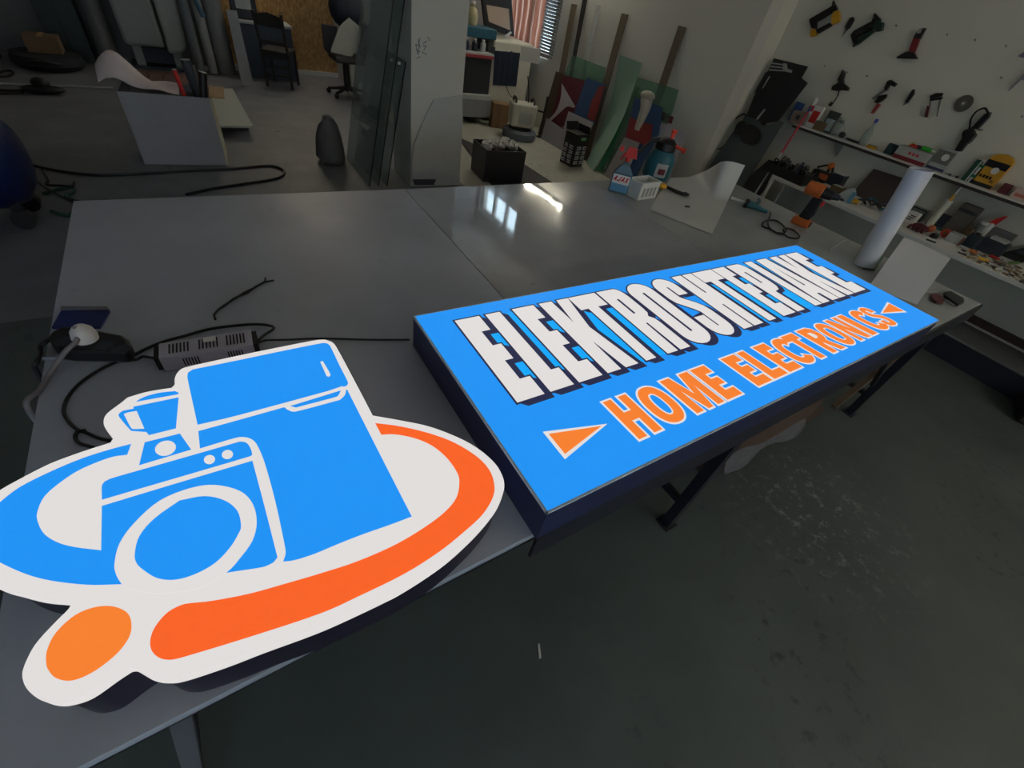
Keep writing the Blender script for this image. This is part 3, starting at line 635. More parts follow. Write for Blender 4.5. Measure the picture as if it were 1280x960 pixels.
mb = MB(); mb.cyl((0, 0, hb), (0, 0, hb + .025), .017); mb.frus((.012, 0), (.085, .03), (.055, .026), hb + .025, hh); mb.frus((-.055, 0), (.03, .02), (.02, .018), hb + .05, hh - .005); mb.slab([(-.03, -.008, hb + .05), (-.05, -.008, hb + .0), (-.04, -.008, hb), (-.015, -.008, hb + .05)], (0, .016, 0)); mb.build('trigger_head', REDM, t, bevel=.003)
# white basket
A, B, D = T((796, 251)), T((818, 247.6)), T((781, 243.2)); hB = ony((824.5, 227), B.y).z - TT
ex = (B - A); ey = (D - A); L1, L2 = ex.length, ey.length
rz = math.atan2(ex.y, ex.x)
t = thing('plastic_basket', 'small white plastic basket in front of the teal pump sprayer', 'basket', A, rz)
sgn = 1 if ex.cross(ey).z > 0 else -1
mb = MB(); mb.box((L1 / 2, sgn * L2 / 2, .004), (L1, L2, .006)); mb.build('basket_bottom', WPLA, t)
for (cx, cy, dx, dy) in [(L1 / 2, 0, L1, .005), (L1 / 2, sgn * L2, L1, .005), (0, sgn * L2 / 2, .005, L2), (L1, sgn * L2 / 2, .005, L2)]:
    MB().box((cx, cy, hB * .5), (dx + .002, dy + .002, hB * .96)).build('basket_side', WPLA, t)
    MB().box((cx, cy, hB - .004), (dx + .012, dy + .012, .012)).build('basket_rim', WPLA, t, bevel=.003)
DGR = mat('dim_grey_plastic', (150, 150, 155), .5)
for k in range(4):
    MB().box((L1 * (.2 + .2 * k), -.003 * sgn, hB * .45), (L1 * .1, .004, hB * .5)).build('grip_slot', DGR, t)
# pump sprayer
b0 = T((818, 221)); r = face_cam(b0); s = mpp(b0); hh = ony((830, 161), b0.y).z - TT
t = thing('pump_sprayer', 'teal pump sprayer bottle with black head and red nozzle', 'sprayer', b0, r)
R0 = s * 17
MB().lathe([(R0 * .9, .001), (R0, .02), (R0, hh * .30), (R0 * .95, hh * .42), (R0 * .74, hh * .55), (R0 * .6, hh * .60)], n=24).build('tank', TEAL, t, smooth=40)
MB().lathe([(R0 * .66, hh * .58), (R0 * .72, hh * .60), (R0 * .70, hh * .74), (R0 * .5, hh * .80), (R0 * .3, hh * .83)], n=20).build('pump_head', BLACK, t, smooth=40)
mb = MB(); mb.slab([(-R0 * .4, -.02, hh * .81), (-R0 * 1.0, -.02, hh * .76), (-R0 * 1.75, -.02, hh * .42), (-R0 * 1.55, -.02, hh * .40), (-R0 * .95, -.02, hh * .66), (-R0 * .4, -.02, hh * .70)], (0, .035, 0)); mb.build('pump_handle', BLACK, t, bevel=.004)
NR = mat('orange_red_plastic', (235, 75, 55), .4)
mb = MB(); mb.cyl((R0 * .2, 0, hh * .80), (R0 * .2, 0, hh * .93), .013); mb.cyl((R0 * .2, 0, hh * .93), (R0 * .2, 0, hh), .022); mb.build('pump_knob', NR, t, smooth=40)
mb = MB(); mb.cyl((R0 * .6, -.02, hh * .72), (R0 * 1.25, -.04, hh * .69), .011); mb.cyl((R0 * 1.2, -.04, hh * .69), (R0 * 1.35, -.045, hh * .68), .018); mb.build('nozzle', NR, t, smooth=40)
def cyl_patch(R, z0, z1, a0, a1, n=8):
    return lambda u, v: (R * math.sin(a0 + (a1 - a0) * u), -R * math.cos(a0 + (a1 - a0) * u), z0 + (z1 - z0) * v)
MB().grid(cyl_patch(R0 * 1.005, hh * .08, hh * .36, -.1, .75), 8, 1, (0, 0, .0005)).build('paper_label', PAPER, t)
MB().grid(cyl_patch(R0 * 1.012, hh * .14, hh * .26, .1, .6), 6, 1, (0, 0, .0005)).build('label_print', mat('faded_red_print', (150, 70, 80), .6), t)
# pliers with yellow grip
K = crop(750, 150, 8.727)
a, b_, c_ = T(K(685, 720), .03), T(K(800, 770), .022), T(K(930, 810), .02)
t = thing('wire_cutter', 'black cutter with a yellow head lying by the white basket', 'tool', Vector((b_.x, b_.y, TT)))
MB().ball(a, (.035, .03, .02)).build('yellow_head', YEL, t, world=True, smooth=60)
mb = MB(); mb.tube(cat([a + Vector((.02, -.01, 0)), b_ + Vector((0, .01, .004)), c_ + Vector((-.02, .012, .002))]), .010, 8); mb.tube(cat([a + Vector((.02, -.01, 0)), b_ - Vector((0, .008, 0)), c_ - Vector((.02, .006, 0))]), .009, 8); mb.build('handles', BLACK, t, world=True, smooth=60)
mb = MB(); mb.tube([c_ + Vector((.025 * math.cos(k * PI / 6), .02 * math.sin(k * PI / 6), .001)) for k in range(13)], .008, 8); mb.build('ring_grip', DARK, t, world=True, smooth=60)
tag(MB().slab([T((856, 257.5), .006), T((862, 258), .006), T((862, 259.5), .006), T((856, 259), .006)], (0, 0, .004)).build('black_clip', BLACK), 'tiny black clip lying on the large curled white sheet', 'clip')
# big white sheet whose far right corner curls up
SHM = mat('white_sheet_plastic', (205, 205, 205), .45, var=.02)
P00, P10 = T((812, 262), .003), T((890, 293), .003)         # near edge
P01, P11 = T((838, 223), .003), ony((931, 207), 1.95)       # far edge
PM0, PM1 = T((822, 245), .003), T((909, 252), .004)
TL = ony((905, 199.5), 2.02)
def curl(u, v):
    n0 = P00.lerp(P10, u); mid = PM0.lerp(PM1, u)
    k = min(1., max(0., (u - .40) / .50)); k = k * k * (3 - 2 * k)
    far_flat = P01.lerp(T((874, 221), .003), min(1, u / .8)); far_up = TL.lerp(P11, (u - .8) / .2) if u > .8 else T((885, 214), 0).lerp(TL, max(0, (u - .4) / .4))
    far = far_flat.lerp(far_up, k)
    if v < .5: return n0.lerp(mid, v * 2)
    w_ = (v - .5) * 2; p = mid.lerp(far, w_)
    p.z = mid.z + (far.z - mid.z) * w_ ** 1.7
    return p
sh_ = tag(MB().grid(curl, 24, 20, (.002, 0, .0025)).build('curled_plastic_sheet', SHM, smooth=60), 'large white plastic sheet curling up at its far right corner', 'sheet')
# teal power tool, its white tube and cable coil
K = crop(930, 200, 8)
a, b_ = T(K(20, 430), .035), T(K(235, 520), .022)
t = thing('glue_gun', 'teal hand tool with a white nozzle beside the curled sheet', 'tool', Vector(((a.x + b_.x) / 2, (a.y + b_.y) / 2, TT)))
MB().tube(cat([a, a.lerp(b_, .3), a.lerp(b_, .6), b_]), .03, 12, .012).build('tool_body', TEAL, t, world=True, smooth=50)
MB().cyl(a.lerp(b_, -.06), a.lerp(b_, .1), .032).build('tool_collar', BLACK, t, world=True, smooth=50)
MB().tube(cat([a.lerp(b_, .45) + Vector((.02, .02, .01)), T(K(150, 415), .02), T(K(150, 395), .012)]), .014, 8).build('trigger', TEAL, t, world=True, smooth=50)
MB().tube([a, T((922, 250), .03), T((914, 247), .034)], .010, 10).build('white_nozzle', WPLA, t, world=True, smooth=50)
cable('coiled_black_cable', [T(K(*p), .006 + .004 * (i % 3)) for i, p in enumerate([(265, 520), (262, 560), (240, 620), (250, 670), (310, 720), (390, 735), (440, 770), (520, 785), (553, 762), (500, 705), (430, 682), (395, 690), (405, 725), (420, 700), (385, 650), (320, 605), (240, 605), (185, 630), (190, 665), (260, 690), (340, 735), (395, 745)])], .0055, RUB, 'loosely coiled black cable in front of the teal tool', 'cable')
# cordless drill
b0 = T((999, 281)); hD = ony((1020, 229), b0.y).z - TT; s = mpp(b0)
t = thing('cordless_drill', 'orange and black cordless drill standing upright on the table', 'drill', b0, -PI / 2 + .25)     # local x points along the chuck
mb = MB(); mb.frus((0, 0), (.125, .075), (.115, .07), .001, .05); mb.build('battery', mat('dull_orange', (196, 98, 40), .45), t, bevel=.008)
MB().box((.063, 0, .026), (.006, .05, .034)).build('battery_end', BLACK, t, bevel=.002)
MB().slab([(-.035, -.02, .05), (.04, -.02, .05), (.05, -.02, .09), (.045, -.02, hD * .66), (-.02, -.02, hD * .66)], (0, .04, 0)).build('grip', BLACK, t, bevel=.008)
mb = MB(); mb.cyl((-.09, 0, hD * .80), (.02, 0, hD * .80), hD * .15, n=16); mb.build('motor_housing', mat('dull_orange', (196, 98, 40), .45), t, smooth=40, bevel=.006)
mb = MB(); mb.cyl((.02, 0, hD * .80), (.085, 0, hD * .80), hD * .13, hD * .10, n=16); mb.build('gear_case', BLACK, t, smooth=40)
mb = MB(); mb.cyl((.085, 0, hD * .80), (.125, 0, hD * .80), hD * .08, hD * .055, n=14); mb.cyl((.125, 0, hD * .80), (.15, 0, hD * .80), .006, n=8); mb.build('chuck', DARK, t, smooth=40)
MB().box((.055, 0, hD * .58), (.02, .016, .035)).build('trigger', REDM, t, bevel=.003)
a, b_ = T((1037, 312), .006), T((1056, 300.5), .006)
tag(MB().cyl(a, b_, .0045, n=8).build('white_stick', WPLA, smooth=40), 'short thin white stick lying behind the far end of the sign', 'stick')
GLS = glass('green_glass', (150, 200, 180), .22)
tag(MB().slab([T(p, .001) for p in [(1086, 317), (1104, 322), (1093, 339), (1078, 336)]], (0, 0, .006)).build('glass_offcut', GLS), 'small greenish glass offcut at the foot of the paper roll', 'glass')
# paper roll standing up
b0 = T((1079, 331), .006); tp = ony((1152, 212), b0.y + .06)
t = thing('paper_roll', 'tall glossy white roll standing upright behind the sign', 'roll', b0)
ax = (tp - b0); n_ = ax.normalized(); ROLL = mat('glossy_white_film', (214, 216, 226), .28, var=.01)
RR = .056
def roll(u, v):
    a = u * 2 * PI * 1.25 + 2.6; x = n_.cross(Vector((0, 1, 0))).normalized(); y = n_.cross(x)
    return b0 + Vector((0, 0, .002)) + ax * v + (x * math.cos(a) + y * math.sin(a)) * (RR + .003 * u)
MB().grid(roll, 50, 4, (0, 0, .0004)).build('rolled_film', ROLL, t, world=True, smooth=60)
MB().cyl(b0 + Vector((0, 0, .004)) + ax * .01, b0 + ax * .985, RR - .006, n=24).build('roll_core', mat('inner_white_film', (190, 190, 200), .5), t, world=True, smooth=60)
# second curled white sheet leaning out at the right end
q0, q1 = T((1086, 358), .002), T((1146, 381), .002)
t0, t1 = onx((1133, 292.5), 3.56), onx((1191, 319), 3.62)
def curl2(u, v):
    p = q0.lerp(q1, u); tq = t0.lerp(t1, u)
    bow = math.sin(PI * u) * .02
    r_ = p.lerp(tq, v); r_.z = p.z + (tq.z - p.z) * v ** 1.35 + .012 * math.sin(PI * v) ; r_.x += bow * v
    if v > .93: r_.z -= (v - .93) * .35; r_.x += (v - .93) * .25
    return r_
t = thing('bent_plastic_sheet', 'bent white plastic sheet sloping up at the right end of the table', 'sheet', (q0 + q1) / 2)
MB().grid(curl2, 16, 20, (.0015, 0, .0025)).build('sheet', mat('white_sheet_bluish', (205, 205, 212), .4, var=.02), t, world=True, smooth=60)
a = onx((1157, 300.5), 3.56); b_ = onx((1169, 305), 3.57)
MB().slab([a + Vector((0, 0, .008)), b_ + Vector((0, 0, .008)), b_ + Vector((-.01, 0, .004)), a + Vector((-.01, 0, .004))], (0, 0, .004)).build('hand_slot', DARK, t, world=True)
# cutter at the far corner
K = crop(1080, 320, 4.8)
t = thing('utility_knife', 'black handled knife with thin blade at the right table corner', 'knife', T(K(480, 255)))
MB().slab([T(K(*p), .004) for p in [(475, 228), (500, 222), (585, 268), (588, 290), (555, 306), (540, 300), (470, 250)]], (0, 0, .018)).build('handle', BLACK, t, world=True, bevel=.004)
MB().slab([T(K(*p), .004) for p in [(395, 238), (430, 235), (475, 262), (470, 288), (430, 285), (400, 265)]], (0, 0, .012)).build('red_grip', mat('dark_red_plastic', (90, 35, 38), .5), t, world=True, bevel=.003)
mb = MB(); mb.tube([T(K(360, 215), .006), T(K(430, 218), .01), T(K(520, 210), .008)], .004, 6); mb.tube([T(K(430, 240), .008), T(K(500, 268), .02), T(K(545, 300), .024)], .004, 6); mb.build('metal_blade', STEEL, t, world=True)
# ---------------------------------------------------------------- stored under the table
t = thing('cardboard_carton', 'low brown carton under the table wrapped in clear plastic', 'box', (2.30, .78, 0))
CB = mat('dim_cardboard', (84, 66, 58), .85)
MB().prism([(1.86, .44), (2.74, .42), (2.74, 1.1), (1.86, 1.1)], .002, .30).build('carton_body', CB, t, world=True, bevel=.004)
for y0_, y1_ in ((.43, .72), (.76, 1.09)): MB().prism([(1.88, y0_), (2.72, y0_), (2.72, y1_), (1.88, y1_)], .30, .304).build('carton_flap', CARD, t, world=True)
FILM = glass('clear_film', (200, 200, 210), .22, .2)
def film(u, v): return (1.92 + u * .80, .395 - .02 * math.sin(9 * u) * (1 - v) + v * .55, .06 + .272 * min(1, v * 4) + .012 * math.sin(u * 14 + v * 7))
MB().grid(film, 20, 10, (0, 0, .001)).build('plastic_wrap', FILM, t, world=True, smooth=60)
tag(MB().slab([(2.80, .42, .002), (3.16, .44, .002), (3.16, .95, .42), (2.80, .95, .42)], (0, .006, .008)).build('brown_board', mat('dark_brown_board', (66, 52, 46), .8)), 'brown board sloping under the table by the right leg', 'board')
tag(MB().slab([(2.2, .53, .37), (2.95, .53, .37), (3.25, .60, .73), (2.3, .60, .73)], (0, .02, 0)).build('dark_plywood', NAVY), 'dark blue plywood sheet standing under the table behind the carton', 'panel')
a = onz((672, 806), 0); b_ = onz((674, 824), 0)
tag(MB().slab([a, a + Vector((.008, 0, 0)), b_ + Vector((.008, 0, 0)), b_], (0, 0, .006)).build('white_offcut', PAPER), 'small white strip offcut on the floor in front of the table', 'scrap')
# ---------------------------------------------------------------- plinth, tool bench and shelf along the right wall
LEDGE = mat('ledge_top_concrete', (120, 120, 122), .7)
PLI = mat('dark_plinth_paint', (34, 36, 52), .5)
o = struct(MB().prism([(5.045, -3.4), (RX - .002, -3.4), (RX - .002, 2.40), (5.045, 2.40)], .001, .195).build('plinth', PLI), 'dark low plinth along the foot of the tool wall')
MB().prism([(5.03, -3.4), (RX - .002, -3.4), (RX - .002, 2.40), (5.03, 2.40)], .195, .21).build('plinth_top', LEDGE, o, world=True)
struct(MB().box((RX - .012, -.5, .268), (.02, 5.8, .065)).build('baseboard_right', mat('brown_skirting', (74, 54, 48), .6)))
BZ = .80; BX = 4.80
bn = thing('tool_bench', 'long white tool bench on the wall under the tool shelf', 'bench', (5.15, .3, .21))
MB().prism([(BX, -2.2), (RX - .004, -2.2), (RX - .004, 2.46), (BX, 2.46)], BZ - .03, BZ).build('bench_top', WPLA, bn, world=True, bevel=.002)
for y in (2.445, -2.18): MB().box(((BX + .30 + RX) / 2, y, (.21 + BZ - .03) / 2), (RX - BX - .31, .022, BZ - .24)).build('support_panel', WPLA, bn, world=True)
MB().box((BX + .012, 2.445, BZ - .25), (.022, .022, .44)).build('front_post', WPLA, bn, world=True)
HZ = 1.182; HX = 5.28
shf = thing('wall_shelf', 'narrow white shelf on the tool wall above the bench', 'shelf', (5.39, .5, HZ - .03))
MB().prism([(HX, -2.0), (RX - .003, -2.0), (RX - .003, 2.78), (HX, 2.78)], HZ - .024, HZ).build('shelf_board', WPLA, shf, world=True, bevel=.002)
MB().prism([(HX - .004, -2.0), (HX, -2.0), (HX, 2.78), (HX - .004, 2.78)], HZ - .026, HZ - .004).build('dark_edge_band', mat('dark_edging', (50, 44, 44), .6), shf, world=True)
for y in (2.3, 1.2, .1, -1.0): MB().slab([(RX - .003, y, HZ - .025), (HX + .03, y, HZ - .025), (RX - .003, y, HZ - .16)], (0, .012, 0)).build('bracket', GREYW, shf, world=True)
RZ = -PI / 2               # local x runs right along the wall, local y into the wall
def S_(p): v = onz(p, HZ); v.x = min(max(v.x, HX + .03), RX - .05); return v
def B_(p): v = onz(p, BZ); v.x = min(max(v.x, BX + .04), RX - .07); return v
def stand(name, label, cat_, base, rz=RZ, group=None): return thing(name, label, cat_, base, rz, group)
def hgt(base, top): return onx(top, base.x).z - base.z
def wid(base, px): return px * mpp(base)
def boxy(name, label, base, px, top, d, m_, part='box_body', cat_='box', rz=RZ, bev=.002, lean=0.):
    t = stand(name, label, cat_, base, rz); h = max(.012, hgt(base, top)); w = wid(base, px)
    M = Matrix.Rotation(-lean, 4, 'X') if lean else None
    MB().box((0, 0, h / 2 + .001), (w, d, h), M).build(part, m_, t, bevel=bev)
    return t, w, h
LGREY = mat('light_grey_plastic', (170, 172, 172), .5)
BROWN = mat('brown_paper', (112, 92, 66), .8)
CLR = glass('clear_plastic', (215, 225, 225), .25, .1)
# ---- on the shelf, left to right
t, w, h = boxy('cardboard_box', 'small brown carton at the left end of the tool shelf behind the pole', S_((995, 155)), 15, (997, 138), .07, mat('dull_carton', (128, 110, 98), .85))
MB().box((0, -.036, h * .55), (w * .3, .003, h * .35)).build('box_opening', DARK, t)
t, w, h = boxy('blue_tube_box', 'slim blue and white box second from the left end of the shelf', S_((1011, 153)), 8, (1016, 133), .05, BLUE)
MB().box((w * .1, -.0262, h * .35), (w * .7, .002, h * .4)).build('white_panel', PAPER, t)
b = S_((1017, 157)); t = stand('silicone_can', 'white spray can with a red band and white cap on the shelf', 'can', b); h = hgt(b, (1028, 124)); r = .026
MB().lathe([(r, .001), (r, h * .68)], n=16).build('can_body', WPLA, t, smooth=40)
MB().lathe([(r * 1.02, h * .52), (r * 1.02, h * .72)], n=16).build('red_band', REDM, t, smooth=40)
MB().lathe([(r * .9, h * .7), (r * .8, h * .95), (r * .3, h)], n=16).build('cap', WPLA, t, smooth=40)
t, w, h = boxy('red_white_box', 'upright red and white packet beside the spray can', S_((1026, 160)), 11, (1035, 136), .04, PAPER)
MB().box((0, -.0212, h * .5), (w * .8, .002, h * .55)).build('red_print', REDM, t)
t, w, h = boxy('brown_block', 'low brown block between the red packet and the framed card', S_((1040, 164)), 14, (1042, 157), .07, BROWN)
t, w, h = boxy('framed_card', 'tilted dark green card with a white panel on the shelf', S_((1058, 167)), 14, (1071, 148), .02, mat('dark_green_card', (52, 66, 62), .5), 'card_back', 'card')
MB().box((0, -.0112, h * .38), (w * .75, .002, h * .55)).build('white_panel', mat('pale_blue_print', (165, 180, 185), .5), t)
b = S_((1062, 173)); t = stand('small_gadget', 'small black rounded gadget in front of the framed card', 'gadget', b)
MB().ball((0, 0, .028), (.032, .026, .027)).build('gadget_body', BLACK, t, smooth=60); MB().box((.0, -.028, .02), (.03, .01, .02)).build('gadget_slot', DARK, t)
b = S_((1080, 171)); t = stand('clear_plastic_bag', 'crumpled clear plastic bag on the tool shelf', 'bag', b)
mb = MB(); mb.ball((0, 0, .065), (.07, .04, .064), 10, 7); rb = random.Random(3)
mb.v = [v + Vector((rb.uniform(-.012, .012), rb.uniform(-.008, .008), rb.uniform(-.006, .012) if v.z > .02 else 0)) for v in mb.v]
mb.build('bag_body', CLR, t, smooth=20); MB().cyl((0, 0, .115), (.01, 0, .15), .02, .035, 9).build('bag_neck', CLR, t)
a = S_((1083, 176)); b_ = S_((1096, 181)); t = thing('small_pliers', 'small dark pliers lying at the shelf edge by the clear bag', 'pliers', (a + b_) / 2)
mb = MB(); mb.tube([a + Vector((0, 0, .012)), b_ + Vector((.015, 0, .01))], .01, 7); mb.build('handle', BLACK, t, world=True); MB().tube([a + Vector((0, 0, .012)), b_ + Vector((-.015, 0, .01))], .01, 7).build('handle', BLACK, t, world=True); MB().tube([a + Vector((0, 0, .012)), a + Vector((0, .03, .012))], .009, 7, .003).build('jaw', STEEL, t, world=True)
b = S_((1103, 182)); t = stand('clear_bottle', 'clear bottle with a blue cap standing on the shelf', 'bottle', b); h = hgt(b, (1117, 155)); r = .035
MB().lathe([(r, .001), (r, h * .5), (r * .35, h * .75), (r * .33, h * .88)], n=16).build('bottle_body', CLR, t, smooth=40)
MB().lathe([(r * .42, h * .87), (r * .42, h)], n=12).build('cap', mat('blue_cap', (40, 50, 150), .4), t)
b = S_((1109, 186)); t = stand('cross_tool', 'yellow cross shaped tool lying at the shelf edge', 'tool', b)
MB().box((0, 0, .012), (.09, .022, .022)).build('cross_bar', YEL, t, bevel=.003); MB().box((0, .0, .012), (.024, .075, .020)).build('cross_arm', YEL, t, bevel=.003); MB().box((0, 0, .025), (.08, .004, .004)).build('black_line', BLACK, t)
t, w, h = boxy('dark_green_box', 'small dark green box left of the red and white carton', S_((1128, 193)), 10, (1132, 185), .05, mat('dark_teal_card', (30, 58, 62), .6))
b = S_((1154, 202)); t = stand('red_white_carton', 'wide white carton with dark red base band on the tool shelf', 'box', b, RZ); w = wid(b, 37); h = hgt(b, (1157, 190))
MB().box((0, 0, h / 2 + .001), (w, .12, h)).build('box_body', LGREY, t, bevel=.002)
MB().box((0, -.0605, h * .16), (w * 1.0, .002, h * .3)).build('red_band', mat('dark_red_print', (120, 30, 40), .5), t)
for k in range(3): MB().box((w * (-.08 + .12 * k), -.0612, h * .62), (w * .07, .002, h * .2)).build('red_print', REDM, t)
zt = HZ + h + .003
b2 = Vector((b.x, b.y, zt)); t = stand('box_cutter', 'red and black cutter lying on the red and white carton', 'cutter', b2, RZ)
MB().slab([(-w * .32, -.02, .002), (-w * .05, -.02, .002), (-w * .05, -.02, .022), (-w * .25, -.02, .028)], (0, .03, 0)).build('red_handle', REDM, t, bevel=.003)
MB().box((-w * .02, -.005, .016), (w * .14, .026, .024)).build('black_grip', BLACK, t, bevel=.003)
t = stand('green_marker', 'bright green marker lying on the red and white carton', 'marker', b2 + Vector((0, -w * .1, 0)), RZ)
MB().cyl((-w * .03, 0, .018), (w * .26, -.01, .018), .016, n=12).build('barrel', mat('bright_green_plastic', (60, 200, 60), .4), t, smooth=40); MB().cyl((w * .26, -.01, .018), (w * .38, -.012, .018), .008, .006, 10).build('tip', WPLA, t, smooth=40)
t = stand('yellow_ruler_card', 'pale yellow card leaning at the left of the carton', 'card', S_((1137, 196)), RZ)
MB().slab([(-.025, .02, .001), (.02, .02, .001), (.06, .05, .14), (.035, .05, .14)], (0, .004, 0)).build('card_sheet', mat('pale_yellow_card', (190, 195, 130), .6), t)
b = S_((1195, 212)); t = stand('disc_box', 'clear fronted grey box showing a pale disc on the tool shelf', 'box', b); w = wid(b, 20); h = hgt(b, (1206, 193))
MB().box((0, 0, h / 2 + .001), (w, .06, h)).build('box_body', LGREY, t, bevel=.002); MB().box((.0, -.031, h * .64), (w * .9, .003, h * .6)).build('grey_front', mat('mid_grey_card', (120, 118, 112), .5), t)
MB().cyl((w * .1, -.0325, h * .66), (w * .1, -.035, h * .66), h * .16, n=16).build('pale_disc', PAPER, t)
MB().box((0, -.031, h * .1), (w * .98, .003, h * .12)).build('blue_band', mat('slate_blue', (60, 66, 96), .5), t)
b = S_((1208, 219)); t = stand('small_parts_strip', 'low strip of small dark parts at the shelf edge', 'parts', b)
for k in range(4): MB().box((-.04 + .028 * k, -.01, .008), (.02, .02, .014)).build('part_piece', DARK if k % 2 else LGREY, t, bevel=.002)
b = S_((1218, 225)); t = stand('green_packet', 'green packet standing left of the yellow box on the shelf', 'packet', b); h = hgt(b, (1234, 203)); w = wid(b, 8)
MB().box((0, 0, h / 2 + .001), (w, .04, h)).build('packet_body', mat('dark_green_pack', (24, 74, 56), .5), t, bevel=.002); MB().box((w * .2, -.021, h / 2), (w * .15, .002, h * .98)).build('white_stripe', PAPER, t)
t, w, h = boxy('white_green_box', 'small white box with green stripes beside the yellow box', S_((1232, 226)), 7, (1241, 203), .04, PAPER)
MB().box((0, -.021, h * .3), (w * .8, .002, h * .12)).build('green_stripe', GREEN, t); MB().box((0, -.021, h * .75), (w * .8, .002, h * .12)).build('green_stripe', GREEN, t)
b = S_((1241, 231)); t = stand('yellow_box', 'yellow rounded-top box with black bands on the shelf', 'box', b); w = wid(b, 23); h = hgt(b, (1266, 196))
YB_ = mat('mustard_card', (205, 150, 40), .5)
mb = MB(); P = [(-w / 2, 0), (w / 2, 0), (w / 2, h * .8)] + [(w / 2 * math.cos(a), h * .8 + h * .2 * math.sin(a)) for a in [PI * k / 8 for k in range(1, 8)]] + [(-w / 2, h * .8)]
mb.slab([(x, -.02, z + .001) for x, z in P], (0, .06, 0)); mb.build('box_body', YB_, t)
MB().box((0, -.0215, h * .68), (w * 1.01, .003, h * .2)).build('black_band', BLACK, t); MB().box((0, -.0215, h * .06), (w * 1.01, .003, h * .11)).build('black_band', BLACK, t)
MB().cyl((w * .1, -.022, h * .52), (w * .1, -.025, h * .52), w * .16, n=16).build('white_dot', PAPER, t)
mb = MB()
for k in range(4): mb.box((w * (-.3 + .15 * k), -.0215, h * .30), (w * .1, .003, h * .09))
for k in range(3): mb.box((w * (.24 + .06 * k), -.0215, h * .22), (w * .03, .003, h * .08))
mb.build('black_print', BLACK, t)
t, w, h = boxy('dark_red_box', 'small dark red box right of the yellow box on the shelf', S_((1258, 241)), 9, (1263, 231), .05, mat('maroon_card', (96, 34, 42), .6))
t, w, h = boxy('pink_white_box', 'pink and white box at the right end of the shelf in view', S_((1274, 249)), 18, (1278, 236), .07, mat('pale_pink_card', (205, 180, 172), .6))
MB().box((0, -.036, h * .4), (w * .7, .002, h * .3)).build('pink_print', mat('pink_print', (190, 110, 90), .6), t)
# ---- tools hung on the wall
def hang(name, label, ref, cat_='tool', off=0.):
    o = onx(ref, RX - .002 - off); return thing(name, label, cat_, M=wallM(o, (-1, 0, 0)))
def wp(t, pts):                     # photograph points on the wall plane -> local (right, up)
    inv = MW[t.name].inverted(); return [tuple((inv @ onx(p, RX - .03)))[:2] for p in pts]
def hpart(t, name, pts, m_, z0=.004, z1=.04, bev=.003): return MB().prism(wp(t, pts), z0, z1).build(name, m_, t, bevel=bev)
Q = crop(940, 0, 9.6); V = crop(1020, 0, 4.923)
def hook(t, p):
    v = wp(t, [p])[0]; MB().cyl((v[0], v[1], -.001), (v[0], v[1], .05), .004, n=6).build('nail', STEEL, t)
t = hang('staple_gun', 'yellow and black staple gun hung on the wall, leftmost in the top row', Q(850, 230))
hpart(t, 'upper_lever', [Q(690, 245), Q(700, 225), Q(960, 75), Q(975, 5), Q(1025, 105), Q(985, 135), Q(740, 290), Q(705, 290)], BLACK)
hpart(t, 'yellow_head', [Q(985, 140), Q(1050, 130), Q(1058, 255), Q(965, 300), Q(955, 200)], YEL, .004, .045)
hpart(t, 'lower_bar', [Q(770, 360), Q(935, 275), Q(955, 310), Q(790, 405)], BLACK)
hpart(t, 'rear_yellow', [Q(700, 370), Q(765, 345), Q(780, 420), Q(710, 445)], YEL, .004, .042)
hpart(t, 'handle_link', [Q(690, 250), Q(775, 270), Q(770, 350), Q(715, 335)], BLACK)
hook(t, Q(985, 60))
t = hang('putty_knife', 'small dark knife hanging between the two staple guns', V(190, 150))
hpart(t, 'handle', [V(175, 165), V(205, 110), V(225, 102), V(232, 120), V(205, 170), V(185, 185)], BLACK, .004, .025)
hpart(t, 'blade', [V(178, 172), V(192, 182), V(152, 225)], STEEL, .008, .012, 0)
t = hang('green_staple_gun', 'dark green staple gun hung second in the top row', V(310, 190))
DG = mat('dark_green_metal', (26, 58, 50), .4)
hpart(t, 'upper_lever', [V(215, 215), V(235, 190), V(345, 130), V(362, 80), V(400, 120), V(360, 170), V(265, 220), V(240, 235)], BLACK)
hpart(t, 'head', [V(380, 125), V(415, 140), V(410, 185), V(375, 195), V(345, 165)], DG, .004, .045)
hpart(t, 'lower_bar', [V(240, 255), V(340, 185), V(362, 190), V(260, 272), V(225, 290), V(235, 268)], DG)
hpart(t, 'handle_link', [V(215, 215), V(250, 225), V(262, 268), V(230, 265)], BLACK); hook(t, V(362, 110))
t = hang('paint_scraper', 'red handled scraper with a broad black base hung on the wall', V(590, 270))
hpart(t, 'red_handle', [V(570, 320), V(600, 235), V(640, 235), V(605, 325)], mat('dull_red_plastic', (130, 35, 38), .45))
hpart(t, 'black_neck', [V(598, 240), V(620, 195), V(640, 178), V(676, 172), V(640, 240)], BLACK)
hpart(t, 'hang_loop', [V(622, 195), V(640, 180), V(660, 180), V(645, 205), V(625, 208)], LGREY, .041, .043, 0)
hpart(t, 'scraper_base', [V(500, 352), V(560, 318), V(605, 322), V(625, 362), V(500, 360)], BLACK, .004, .05); hook(t, V(645, 190))
t = hang('hot_glue_gun', 'black glue gun hanging by its cord at the left of the lower row', V(150, 510))
hpart(t, 'barrel', [V(135, 490), V(165, 428), V(178, 450), V(168, 490), V(172, 520), V(140, 520)], BLACK)
hpart(t, 'gun_body', [V(98, 555), V(105, 530), V(140, 510), V(175, 515), V(203, 540), V(195, 560), V(160, 555), V(130, 560)], BLACK, .004, .05)
v = wp(t, [V(140, 560), V(130, 590), V(112, 620), V(95, 635)]); MB().tube(cat([(x, y, .02) for x, y in v]), .006, 6).build('cord', RUB, t)
